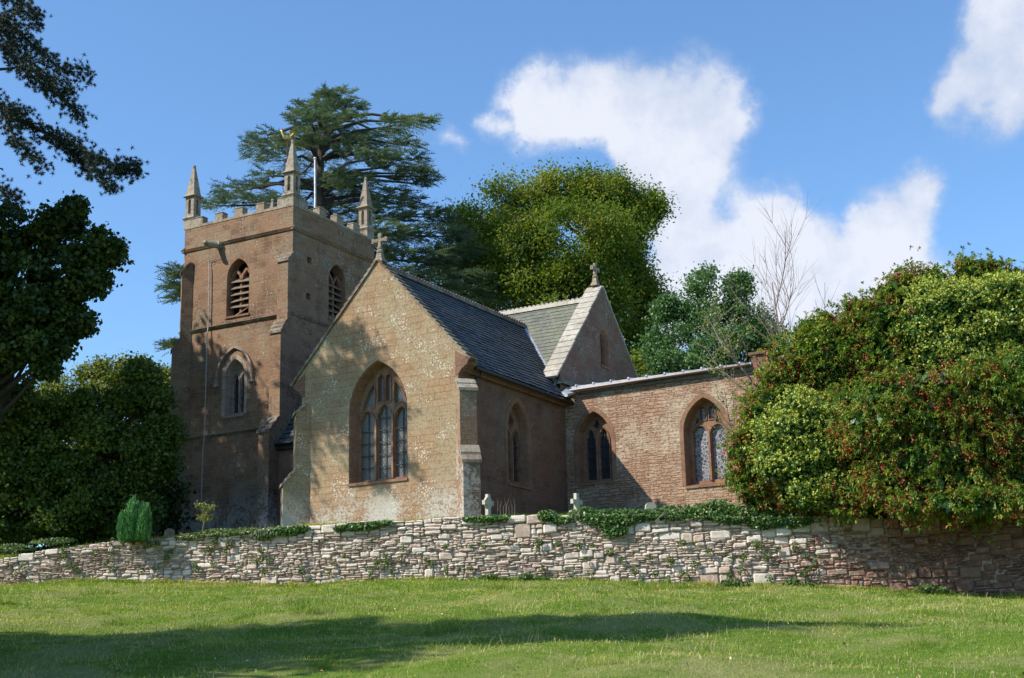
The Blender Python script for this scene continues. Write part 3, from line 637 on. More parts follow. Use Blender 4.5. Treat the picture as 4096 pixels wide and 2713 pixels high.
# battlements
merlons = []
for (a, b_) in ((-40.75, -40.13), (-39.42, -39.0), (-38.34, -37.9), (-37.17, -36.73), (-36.02, -35.17)):
    merlons.append((a, b_, TB0 - .012, TB0 + .33, 21.66, 22.0 + random.uniform(-.02, .03)))
for (a, b_) in ((45.33, 46.0), (46.8, 47.3), (48.05, 48.55), (49.3, 49.8)):
    merlons.append((T1 - .33, T1 + .012, a, b_, 21.66, 22.0 + random.uniform(-.02, .03)))
for (a, b_) in ((46.6, 47.2), (48.0, 48.5), (49.2, 49.8)): merlons.append((T0 - .01, T0 + .33, a, b_, 21.66, 22.0))
for (a, b_) in ((-40.2, -39.7), (-39.0, -38.5), (-37.8, -37.2), (-36.6, -36.1)): merlons.append((a, b_, TB1 - .33, TB1 + .01, 21.66, 22.0))
for m_ in merlons:
    mb = MB(); x0, x1, y0, y1, z0, z1 = m_; mb.box(*m_)
    mb.hexa([(x0 - .02, y0 - .02, z1), (x1 + .02, y0 - .02, z1), (x1 + .02, y1 + .02, z1), (x0 - .02, y1 + .02, z1), (x0 + .03, y0 + .04, z1 + .05), (x1 - .03, y0 + .04, z1 + .05), (x1 - .03, y1 - .04, z1 + .05), (x0 + .03, y1 - .04, z1 + .05)]); mb.build('merlon', M_pale, church)
mb = MB()
for (x0, x1, y0, y1) in ((T0 - .02, T1 + .02, TB0 - .02, TB0 + .34), (T1 - .34, T1 + .022, TB0 + .35, TB1), (T0 - .022, T0 + .34, TB0 + .35, TB1), (T0 + .35, T1 - .35, TB1 - .34, TB1 + .02)):
    mb.box(x0, x1, y0, y1, 21.57, 21.68 + (.002 if y0 > TB0 else 0))
mb.build('parapet_coping', M_pale, church)
def pinnacle(ca, cb):
    mb = MB(); z = 21.6
    mb.frust(ca, cb, z, 22.1, .27, .27); mb.frust(ca, cb, 22.1, 22.18, .335, .29); mb.frust(ca, cb, 22.02, 22.1, .28, .335)
    r = .235
    for k in range(4):                       # shaft with a sunk lancet panel on each side
        an = k * math.pi / 2; c_, s_ = round(math.cos(an)), round(math.sin(an))
        def F2(u, v, d=0, c_=c_, s_=s_): x, y = u, -r + d; return (ca + x * c_ - y * s_, cb + x * s_ + y * c_, v)
        hole = arch(-.075, .075, 22.3, 22.85, 23.0, 5)
        tess(mb, F2, [(-r, 22.18), (r, 22.18), (r, 23.1), (-r, 23.1)], [hole]); rim(mb, F2, hole, 0, .09); tess(mb, F2, hole, [], .09)
    mb.frust(ca, cb, 23.06, 23.12, r, .34); mb.frust(ca, cb, 23.12, 23.17, .34, .32); mb.frust(ca, cb, 23.17, 23.22, .32, .25)
    mb.frust(ca, cb, 23.2, 24.52, .235, .05); mb.lump((ca, cb, 24.58), (.08, .08, .08), 8, .05)
    return mb.build('pinnacle', M_pale, church)
for c_ in ((-40.95, 45.28), (-35.45, 45.27), (-35.45, 50.68), (-40.85, 50.68)): pinnacle(*c_)
buttress((T0 + .12, TB0), (-1, -1), .66, [(.78, 7), (.68, 9.0), (.66, 12.0), (.5, 12.3), (.47, 15.95), (.47, 16.0), (.17, 16.5), (.17, 19.5), (-.2, 19.95)], 0, M_tower, cap=M_tower)
buttress((-35.44, TB0), (0, -1), .55, [(1.35, 7), (1.35, 11.75), (.72, 12.45), (.72, 15.95), (.3, 16.55), (.3, 19.1), (-.05, 19.5)], 0, M_tower, cap=M_string)
mb = MB()
G0, G1 = np.array([-40.72, 44.95, 21.3]), np.array([-41.2, 44.35, 21.42])
G0 = atab(680 + 780 / 3.92, 700 + 1105 / 3.92, 'b', 45.0); G1 = atab(680 + 545 / 3.92, 700 + 1075 / 3.92, 'b', 44.35)
mb.tube([G0 + [.1, .1, 0], G0 * .6 + G1 * .4, G1 * .85 + G0 * .15, G1], [.17, .15, .12, .10], 8); mb.lump(G0 + [0, -.1, .02], (.2, .16, .16)); mb.lump(G1 + [.03, 0, .03], (.12, .12, .1))
mb.build('gargoyle', M_pale, church)
mb = MB()
pp = [G1 + [.15, .2, -.05]] + [atab(x, y, 'b', 44.9) for x, y in ((834, 1040), (837, 1090), (836, 1200), (833, 1305))] + [atab(x, y, 'b', 44.84) for x, y in ((828, 1345), (824, 1520), (818, 1740))] + [atab(x, y, 'b', 44.80) for x, y in ((812, 1800), (805, 2010))]
mb.tube(pp, [.012, .012] + [.026] * (len(pp) - 2), 6); mb.build('rainwater_pipe', M_cable, church)
# low slate-roofed outbuilding left of the tower
mb = MB(); mb.face([(-43.6, 46.2, 7), (-41.4, 46.2, 7), (-41.4, 46.2, 8.8), (-43.6, 46.2, 8.8)]); mb.build('porch_wall', M_tower, church)
slate_roof('porch_roof', (-43.6, 46.6, 7.6), (-43.6, 52, 7.6), (-41.6, 52, 10.2), (-41.6, 46.6, 10.2), M_slate2, 13)

# flagpole and weathercock stand on the tower roof
c_ = (-36.15, 47.8)
def W(a, b_, z=0): p = AX * a + BX * b_; return (p[0], p[1], z)
fp = empty('flagpole', W(*c_, 20.9)); tag(fp, 'bare white flagpole standing on the tower roof behind the battlements', 'flagpole')
mb = MB(); mb.tube([(0, 0, 0), (.0, 0, 2), (-.03, 0, 3.85)], [.05, .045, .035], 8); mb.build('pole', M_white, fp)
mb = MB(); mb.lump((-.03, 0, 3.9), (.07, .07, .05), 8, 0); mb.build('truck_cap', M_white, fp)
wv = empty('weathercock', W(-37.9, 48, 20.9)); tag(wv, 'gilded cockerel on a rusty iron scrollwork pole above the tower', 'weathercock')
mb = MB(); mb.tube([(0, 0, 0), (0, 0, 5.15)], [.035, .018], 6)
for k in (0, 1, 2, 3):
    a = k * math.pi / 2 + .3; d = np.array([math.cos(a), math.sin(a), 0])
    mb.tube([np.array([0, 0, 3.55]) , d * .5 + [0, 0, 3.55]], .016, 5)
    mb.tube([np.array([0, 0, z0]) + d * r0 for r0, z0 in ((.02, 2.6), (.14, 2.75), (.19, 2.95), (.13, 3.1), (.06, 3.0))], .012, 5)
    mb.tube([np.array([0, 0, z0]) + d * r0 for r0, z0 in ((.02, 4.3), (.1, 4.2), (.13, 4.05), (.08, 3.9), (.03, 3.98))], .012, 5)
mb.build('scrollwork_pole', M_iron, wv)
mb = MB(); mb.lump((0, 0, 5.32), (.20, .06, .12), 10, 0); mb.tube([(-.12, 0, 5.36), (-.24, 0, 5.55), (-.25, 0, 5.68)], [.08, .05, .045], 8)
mb.tube([(-.27, 0, 5.68), (-.36, 0, 5.65)], [.035, .005], 6); mb.tube([(-.30, 0, 5.74), (-.22, 0, 5.78), (-.2, 0, 5.7)], [.02, .03, .01], 5)
for k in range(5):
    a = .5 + k * .28; mb.tube([(.12, 0, 5.36), (.12 + .22 * math.cos(a), 0, 5.36 + .26 * math.sin(a)), (.16 + .36 * math.cos(a - .25), 0, 5.34 + .34 * math.sin(a - .2))], [.04, .03, .008], 5)
mb.build('cockerel', M_gold, wv)
#@@PART2
# ------------------------------------------------------------------ terrain
K = 4096 / 2367                      # layout notes were taken on a 2367 px wide copy of the photograph
def ip(x, tab): return np.interp(x, [t[0] for t in tab], [t[1] for t in tab])
WB = [(-60, 4.2), (-30, 4.6), (-15.5, 4.95), (-13, 5.08), (-10.4, 4.93), (-6.5, 4.74), (-3.9, 4.83), (0, 4.77), (3.9, 4.55), (7.8, 4.37), (10.4, 4.21), (12.9, 4.02), (15.1, 3.82), (25, 3.3), (60, 2.5)]
WT = [(-60, 5.0), (-30, 5.4), (-15.6, 5.80), (-14.8, 5.92), (-13, 6.16), (-10.4, 6.30), (-8, 6.45), (-6.5, 6.56), (-3.9, 6.64), (0, 6.70), (4, 6.62), (8, 6.45), (10.5, 6.38), (13, 6.3), (15.3, 6.24), (25, 6.0), (60, 5.6)]
WY = 43.0
def wy(x): return 43.0 - .25 * np.asarray(x, float)
def conv(x, tab):                     # heights noted at distance 43 moved onto the slanting line of the wall
    w = np.clip(wy(x), 30, 60); q = 43 * np.asarray(x, float) / w; return 1.6 + (ip(q, tab) - 1.6) * w / 43
def bumps(x, y): return .05 * np.sin(x * .9 + 1.3 * np.sin(y * .4)) + .06 * np.sin(y * .8 + .5 * x) + .03 * np.sin(2.1 * x - 1.7 * y) + .015 * np.sin(5 * x + 3 * y)
def field_z(x, y):
    x = np.asarray(x, float); y = np.asarray(y, float); Wx = np.clip(wy(x), 30, 60); w = np.clip((Wx - y) / 3, 0, 1)
    return conv(x, WB) * np.clip(y, -60, Wx) / Wx + bumps(x, y) * w
def yard_z(x, y):
    x = np.asarray(x, float); y = np.asarray(y, float); q = y - np.clip(wy(x), 30, 60)
    return conv(x, WT) - .06 + np.clip(q - .5, 0, 14) * .15 + bumps(x * .7, y) * .4 * np.clip((q - 1) / 3, 0, 1)
def grid_obj(name, xs, ys, zf, mat):
    X, Y = np.meshgrid(xs, ys); Wx = np.clip(wy(X), 30, 60); Y = np.where(Y <= WY + .2, Y + (Wx - WY) * np.clip(Y / WY, 0, 1), np.where(Y < 66, Y + (Wx - WY) * np.clip((64 - Y) / 20, 0, 1), Y)); Z = zf(X, Y); nx, ny = len(xs), len(ys)
    V = np.stack([X, Y, Z], -1).reshape(-1, 3); f = []
    for j in range(ny - 1):
        for i in range(nx - 1): a = j * nx + i; f.append((a, a + 1, a + nx + 1, a + nx))
    me = bpy.data.meshes.new(name); me.from_pydata(V.tolist(), [], f); me.materials.append(mat); me.polygons.foreach_set('use_smooth', [True] * len(f))
    o = bpy.data.objects.new(name, me); col.objects.link(o); return o
def ground_mat(name, cs, straw):
    m, t, b = newmat(name); tcn = t.nodes.new('ShaderNodeTexCoord'); O = tcn.outputs['Object']
    f, _ = noise(t, O, .55, 5, .6); f2, _ = noise(t, O, 4.5, 6, .7); f3, _ = noise(t, O, 40, 3, .7)
    c = ramp(t, f2, [(.3, cs[0]), (.5, cs[1]), (.7, cs[2])]); c = mixc(t, math_node(t, 'MULTIPLY', step(t, f, .42, .62), step(t, f3, .3, .6)), c, straw)
    t.links.new(c, b.inputs['Base Color']); b.inputs['Roughness'].default_value = 1; b.inputs['Specular IOR Level'].default_value = 0
    bump(t, b, math_node(t, 'ADD', f2, f3), .8, .06); return m
M_field = ground_mat('meadow_soil', ((.08, .14, .02), (.12, .20, .03), (.17, .22, .05)), (.30, .28, .12))
xs = np.concatenate([np.linspace(-400, -22, 30), np.linspace(-21, 21, 190), np.linspace(22, 400, 30)])
tag(grid_obj('field', xs, np.concatenate([np.linspace(-300, -5, 20), np.linspace(0, WY + .15, 150)]), field_z, M_field), kind='structure')
tag(grid_obj('churchyard', xs, np.concatenate([np.linspace(WY + .35, 62, 60), np.linspace(66, 900, 30)]), yard_z, M_field), kind='structure')
# ------------------------------------------------------------------ retaining wall
def rubble_wall():
    root = empty('retaining_wall', (0, WY, 4.7)); tag(root, 'long low drystone retaining wall of pale uneven stones between the field and churchyard', 'wall')
    V, T = [], []
    def stone(x0, x1, z0, z1, off, red):
        # a pillow of 5x4 points, bulging towards the field; z given as fraction of local wall height
        nx, nz_ = 6, 5; g = .003; P = np.zeros((nz_, nx, 3)); w = x1 - x0; h = z1 - z0; r = min(.35, .045 / max(w, .01)), min(.42, .035 / max(h, .01))
        us = [0, r[0], .33, .66, 1 - r[0], 1]; vs = [0, r[1], .5, 1 - r[1], 1]
        bul = random.uniform(.012, .05); ti, tj = random.uniform(-.03, .03), random.uniform(-.02, .03)
        sk = random.uniform(-.025, .025)
        for j in range(nz_):
            for i in range(nx):
                e = (i in (0, nx - 1)) or (j in (0, nz_ - 1)); corner = (i in (0, nx - 1)) and (j in (0, nz_ - 1))
                x = x0 + g + (w - 2 * g) * us[i]; z = z0 + g * .6 + (h - 1.2 * g) * vs[j]
                if corner: x += (.5 - us[i]) * min(.05, w * .16); z += (.5 - vs[j]) * min(.03, h * .25)
                d = 0 if e else bul + random.uniform(-.012, .012)
                z += (us[i] - .5) * sk * 1.2 + random.uniform(-.004, .004) * 1.5; x += random.uniform(-.006, .006)
                y = WY + .02 + off - d + ti * (us[i] - .5) + tj * (vs[j] - .5) - (.0 if e else .02)
                P[j, i] = (x, y, z)
        B = P.copy(); B[..., 1] = WY + .12; t = random.random() * .5 + red * .5
        def q(a, b_, c, d): V.append((a, b_, c, d)); T.append(t)
        for j in range(nz_ - 1):
            for i in range(nx - 1): q(P[j, i], P[j, i + 1], P[j + 1, i + 1], P[j + 1, i])
        for i in range(nx - 1): q(B[0, i], B[0, i + 1], P[0, i + 1], P[0, i]); q(P[-1, i], P[-1, i + 1], B[-1, i + 1], B[-1, i])
        for j in range(nz_ - 1): q(B[j + 1, 0], B[j, 0], P[j, 0], P[j + 1, 0]); q(P[j + 1, -1], P[j, -1], B[j, -1], B[j + 1, -1])
    def zb(x): return float(conv(x, WB)) - .12
    def zt(x): return float(conv(x, WT)) + .02 + .03 * math.sin(x * 2.3)
    X0, X1 = -24., 21.
    # irregular courses whose thickness drifts along the wall; some blocks span two courses, some are split into flags
    NC = 15; wts = [1.5, 1.2, .9, 1.1, .7, 1.0, .65, .9, .7, 1.0, .8, .7, .9, 1.6, 1.4]; ph = [random.uniform(0, 6) for _ in range(NC)]
    def bounds(x):
        w_ = [wts[k] * (1 + .32 * math.sin(x * (.55 + .09 * k) + ph[k]) + .18 * math.sin(x * 1.9 + 2 * ph[k])) for k in range(NC)]
        c_ = np.cumsum([0] + w_); return c_ / c_[-1]
    busy = []
    for k in range(NC):
        nxt = []; x = X0 + random.uniform(0, .3)
        while x < X1:
            hit_ = next((b_ for b_ in busy if b_[0] - .05 <= x < b_[1] - .02), None)
            if hit_: x = hit_[1]; continue
            lim = min([b_[0] for b_ in busy if b_[0] > x] + [X1 + 1]); redz = float(np.clip((x - 7) / 4, 0, 1))
            th_ = (bounds(x)[k + 1] - bounds(x)[k]) * (zt(x) - zb(x))
            two = k < NC - 1 and random.random() < (.025 + .16 * redz + (.06 if k in (0, 1, 10, 11) else 0))
            w = random.uniform(.28, .6) if (two or th_ > .17) else random.uniform(.13, .48)
            x1 = min(x + w, lim)
            if lim - x1 < .12: x1 = lim
            if x1 - x < .05: x = x1; continue
            xm = (x + x1) / 2; bb = bounds(xm); z0, z1 = bb[k], bb[k + (2 if two else 1)]; b0, h_ = zb(xm), zt(xm) - zb(xm)
            parts = 1 if two or random.random() < .33 + .5 * redz else (2 if th_ < .17 else random.choice((2, 3)))
            cuts = [0] + sorted((q_ + random.uniform(-.18, .18)) / parts for q_ in range(1, parts)) + [1]
            for c0, c1 in zip(cuts, cuts[1:]):
                if random.random() < .012: continue
                xs_ = [x, x1] if (parts == 1 or x1 - x < .3 or random.random() < .5) else [x, x + (x1 - x) * random.uniform(.35, .65), x1]
                for xa, xb in zip(xs_, xs_[1:]):
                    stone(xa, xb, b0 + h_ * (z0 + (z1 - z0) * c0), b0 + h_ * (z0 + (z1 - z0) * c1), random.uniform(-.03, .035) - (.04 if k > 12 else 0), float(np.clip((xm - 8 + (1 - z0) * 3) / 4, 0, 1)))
            if two: nxt.append((x, x1))
            x = x1
        busy = nxt
    m, t, b = newmat('wall_rubble'); a = t.nodes.new('ShaderNodeAttribute'); a.attribute_name = 'tint'; tcn = t.nodes.new('ShaderNodeTexCoord'); O = tcn.outputs['Object']
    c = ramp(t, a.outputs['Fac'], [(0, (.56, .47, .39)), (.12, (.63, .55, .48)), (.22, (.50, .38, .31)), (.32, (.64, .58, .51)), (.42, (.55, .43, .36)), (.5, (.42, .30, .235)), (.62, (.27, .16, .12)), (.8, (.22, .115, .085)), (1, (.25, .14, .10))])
    f, _ = noise(t, O, 7, 7, .7); f2, _ = noise(t, O, 1.3, 4); f3, _ = noise(t, O, 30, 4, .7)
    c = mixc(t, step(t, f, .48, .62, 0, .75), c, (.60, .55, .485)); c = mixc(t, step(t, f, .45, .33, 0, .5), c, (.30, .21, .16)); c = mixc(t, math_node(t, 'MULTIPLY', step(t, f2, .6, .7), .5), c, (.36, .31, .14))
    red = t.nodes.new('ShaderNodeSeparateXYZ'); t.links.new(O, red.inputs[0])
    c = mixc(t, step(t, red.outputs[0], 7.5, 12, 0, .78), c, (.15, .075, .052)); c = mixc(t, step(t, f3, .55, .75, 0, .35), c, (.14, .11, .09))  # right end: redder stone, also darkened to deepen the shade under the shrubs
    t.links.new(c, b.inputs['Base Color']); b.inputs['Roughness'].default_value = .95; b.inputs['Specular IOR Level'].default_value = .15; bump(t, b, math_node(t, 'ADD', f, f3), .6, .03)
    V = np.array(V); V[..., 1] += wy(V[..., 0]) - 2 * WY; V[..., 2] -= 4.7
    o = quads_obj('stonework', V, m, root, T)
    mb = MB(); n = 120
    for i in range(n):
        x0, x1 = X0 + (X1 - X0) * i / n, X0 + (X1 - X0) * (i + 1) / n
        c0, c1 = float(wy(x0)) - WY, float(wy(x1)) - WY; lo0, lo1, h0, h1 = zb(x0) - 5.2, zb(x1) - 5.2, zt(x0) - 4.74, zt(x1) - 4.74
        mb.hexa([(x0, c0 + .04, lo0), (x1, c1 + .04, lo1), (x1, c1 + .5, lo1), (x0, c0 + .5, lo0), (x0, c0 + .04, h0), (x1, c1 + .04, h1), (x1, c1 + .5, h1), (x0, c0 + .5, h0)])
    mb.build('packed_core', plain_mat('wall_earth', (.30, .22, .17), .95, 0, 9, .5, .6), root)
rubble_wall()
# ------------------------------------------------------------------ foliage
def unit(v): return v / (np.linalg.norm(v, axis=-1, keepdims=True) + 1e-9)
def leaves(P, L, W, out=None, ob=.5, up=.4, droop=0.):
    n = len(P); nr = unit(rng.normal(size=(n, 3)) + np.array([0, 0, up]) + (out * ob if out is not None else 0))
    u = rng.normal(size=(n, 3)); u[:, 2] -= droop; u = unit(u - nr * np.sum(u * nr, 1)[:, None]); v = np.cross(nr, u)
    s = rng.uniform(.7, 1.25, (n, 1)); k = nr * (L * .12 * s)
    return np.stack([P - u * L * s * .5, P + v * W * s * .5 - u * L * .05 + k, P + u * L * s * .5, P - v * W * s * .5 - u * L * .05 + k], 1)
def dpx(b, Y0):            # blob given in layout pixels -> centre, radii
    x, y, rx, ry = b[:4]; Y = Y0 + (b[4] if len(b) > 4 else 0); c = at(x * K, y * K, Y); s = K / FPX * Y
    return c, np.array([rx * s, (b[5] if len(b) > 5 else max(rx, ry)) * s, ry * s])
def bumpy(blobs, n, f0=.28, f1=.5):
    out = list(blobs)
    for c, r in blobs:
        for k in range(n):
            d = unit(rng.normal(size=3)); d[1] = -abs(d[1]) * .8 if rng.random() < .7 else d[1]; q = rng.uniform(f0, f1); out.append((c + d * r * rng.uniform(.75, .95), r * q))
    return out
def holes(C, amt, s):
    f = np.sin(C[:, 0] * s + 1.1 * np.sin(C[:, 2] * s * .8)) * np.sin(C[:, 2] * s * 1.2 + 1.3 * np.sin(C[:, 0] * s * .7 + C[:, 1])) + .35 * rng.normal(size=len(C)); return f > amt
def clumps(blobs, dens, shell=.55, keep_in=.35):
    C, O, I = [], [], []
    for i, (c, r) in enumerate(blobs):
        n = max(6, int(dens * (r[0] * r[1] * r[2]) ** (2 / 3)))
        d = unit(rng.normal(size=(n, 3))); q = shell + (1 - shell) * rng.random((n, 1)) ** .6; p = c + d * r * q
        ok = np.ones(n, bool)
        for j, (c2, r2) in enumerate(blobs):
            if j != i: ok &= (np.linalg.norm((p - c2) / r2, axis=1) > .62) | (rng.random(n) < keep_in)
        C.append((p + d * (rng.exponential(.16, (n, 1)) * (rng.random((n, 1)) < .3) * min(1., r.mean())))[ok]); O.append(d[ok]); I.append(np.full(ok.sum(), i))
    return np.concatenate(C), np.concatenate(O), np.concatenate(I)
def foliage(C, O, cr_, nleaf, L, W, up=.4, ob=.4, droop=0., flat=.75, tb=None):
    n = len(C); k = nleaf
    off = rng.normal(size=(n, k, 3)) * np.array([1, 1, flat]) * cr_ * .5
    P = (C[:, None, :] + off).reshape(-1, 3); out = np.repeat(O, k, 0)
    q = leaves(P, L, W, out, ob, up, droop)
    t = (np.repeat(rng.random(n) if tb is None else tb, k) * .55 + rng.random(n * k) * .45)
    return q, t
def wood(name, base, blobs, C, I, mat, parent, tr, forks=None, n_br=7, tw=.02):
    mb = MB(); base = np.array(base, float); top = np.mean([c for c, r in blobs], 0); top = np.array([top[0], top[1], max(c[2] for c, r in blobs)])
    h = top[2] - base[2]; mid = base + (top - base) * .45 + rng.normal(size=3) * [.3, .3, 0]; pts = [base - [0, 0, .3], base + (mid - base) * .5, mid, base + (top - base) * .75, base + (top - base) * .93]
    mb.tube(pts, [tr * 1.25, tr, tr * .8, tr * .45, tr * .12], 8)
    for i, (c, r) in enumerate(blobs):
        f = np.clip((c[2] - base[2]) / h * .75, .25, .85); s = base + (top - base) * f if f > .45 else base + (mid - base) * (f / .45); s = s + (0, 0, 0)
        m = (s + c) / 2 + np.array([0, 0, .12 * np.linalg.norm(c - s)]) * rng.uniform(-.3, 1); mb.tube([s, m, c], [tr * .38, tr * .24, tr * .1], 6)
        idx = np.where(I == i)[0]
        for k in rng.permutation(idx)[:n_br]:
            m2 = (c + C[k]) / 2 + rng.normal(size=3) * .12 * np.linalg.norm(C[k] - c); mb.tube([c, m2, C[k]], [tr * .12, tr * .07, tw * .5], 4)
    return mb.build(name, mat, parent)
M_bark = plain_mat('grey_brown_bark', (.05, .04, .032), .9, 0, 10, .4, .6)
M_barkp = plain_mat('pale_bark', (.19, .15, .12), .85, 0, 14, .3, .3)
def tree(name, label, cat, base, Y0, bl, dens, cr_, nleaf, L, W, mat, tr=.3, group=None, shell=.55, up=.4, ob=.4, droop=0, keep_in=.35, flat=.75, n_br=7, bark=None, tfun=None, bump_n=4, gap=-.75, gs=2.2):
    root = empty(name, tuple(base)); tag(root, label, cat, group)
    blobs = [dpx(b, Y0) for b in bl]; C, O, I = clumps(bumpy(blobs, bump_n), dens, shell, keep_in); b0 = np.array(base)
    ok = holes(C, gap, gs); C, O, I = C[ok], O[ok], I[ok]
    blobs = [(c - b0, r) for c, r in blobs]; C = C - b0
    tb = None if tfun is None else tfun(C, O)
    q, t = foliage(C, O, cr_, nleaf, L, W, up, ob, droop, flat, tb)
    quads_obj('crown', q, mat, root, t); wood('trunk', (0, 0, 0), blobs, C, I, bark or M_bark, root, tr, n_br=n_br)
    return root
def ybase(x, Y): return (x, Y, float(yard_z(x, Y)))
M_leaf_beech = leaf_mat('autumn_beech_leaf', [(0, (.045, .085, .013)), (.35, (.085, .15, .02)), (.6, (.155, .21, .026)), (.8, (.24, .25, .036)), (.95, (.33, .25, .04)), (1, (.34, .16, .03))], .5, .5, .25)
M_leaf_yel = leaf_mat('yellow_green_leaf', [(0, (.07, .10, .015)), (.5, (.15, .19, .03)), (1, (.27, .26, .05))], .5, .35)
M_leaf_dark = leaf_mat('dark_lime_leaf', [(0, (.02, .04, .008)), (.5, (.04, .075, .013)), (.9, (.08, .125, .02)), (1, (.14, .09, .02))], .5, .22)
M_leaf_maple = leaf_mat('shaded_maple_leaf', [(0, (.04, .07, .012)), (.5, (.085, .14, .02)), (.9, (.16, .21, .03)), (1, (.24, .15, .035))], .5, .35)
M_leaf_holly = leaf_mat('glossy_holly_leaf', [(0, (.045, .10, .035)), (.5, (.09, .18, .06)), (1, (.17, .28, .10))], .45, .3, .35)
M_cedar = leaf_mat('cedar_needles', [(0, (.06, .11, .078)), (.4, (.12, .18, .135)), (.7, (.19, .25, .19)), (.9, (.26, .29, .22)), (1, (.36, .22, .13))], .6, .2)
M_pine = leaf_mat('dark_pine_needles', [(0, (.010, .02, .010)), (1, (.025, .045, .02))], .6, .08)

tree('beech_tree', 'big rounded broadleaf tree turning yellow green behind the nave roof', 'tree', ybase(12, 74), 73,
     [(1150, 500, 90, 75), (1230, 465, 90, 60), (1320, 455, 90, 55, -1), (1390, 450, 60, 40), (1446, 470, 36, 26), (1490, 452, 24, 11), (1502, 478, 14, 16), (1090, 550, 60, 80), (1200, 580, 110, 100, -3), (1320, 570, 120, 100, -5), (1395, 560, 50, 60, -3), (1445, 525, 40, 46, -1), (1462, 500, 30, 26), (1450, 590, 32, 40, -1), (1180, 670, 90, 80, -3),
      (1300, 690, 110, 80, -5), (1405, 680, 80, 70, -4), (1445, 640, 40, 44), (1465, 720, 55, 60), (1450, 790, 60, 60, -2), (1500, 720, 30, 40), (1350, 770, 80, 80), (1500, 830, 50, 55), (1475, 670, 35, 50), (1080, 640, 60, 80), (1250, 800, 120, 80, 3)],
     15, .85, 150, .165, .10, M_leaf_beech, .4, shell=.4, bump_n=8, gap=-.12, gs=1.6)
tree('lime_tree', 'yellow green tree crown in sun behind the dark trees left of the tower', 'tree', ybase(-25, 77), 76,
     [(150, 908, 56, 46), (235, 874, 44, 38), (318, 866, 36, 36), (280, 900, 50, 40), (372, 905, 36, 60), (100, 940, 50, 50), (250, 950, 100, 60), (370, 1000, 45, 70), (40, 960, 60, 50), (130, 1050, 100, 90), (300, 1060, 90, 80)], 18, .6, 150, .16, .11, M_leaf_yel, .4, bump_n=5, gap=-.35, gs=1.6)
tree('holly_tree', 'dark glossy evergreen tree rising behind the annex roof', 'tree', ybase(13, 61), 60,
     [(1622, 650, 26, 42), (1590, 700, 40, 38), (1560, 760, 42, 50), (1640, 730, 55, 55), (1702, 690, 32, 34), (1706, 655, 16, 24), (1740, 735, 40, 45), (1650, 810, 90, 55), (1540, 835, 50, 40), (1770, 790, 50, 50), (1722, 820, 60, 45), (1540, 715, 18, 20), (1518, 790, 22, 24), (1600, 870, 90, 40)],
     52, .45, 56, .15, .085, M_leaf_holly, .2, shell=.3, up=.3, bump_n=7, gap=-.22, gs=2.6)
# low greenery closing the view behind the church
tree('hedge_tree', 'low dark green tree filling the gap behind the nave gable', 'tree', ybase(10, 66), 66, [(1480, 870, 60, 50), (1400, 900, 90, 50), (1540, 890, 60, 40)], 30, .8, 50, .2, .13, M_leaf_beech, .2)
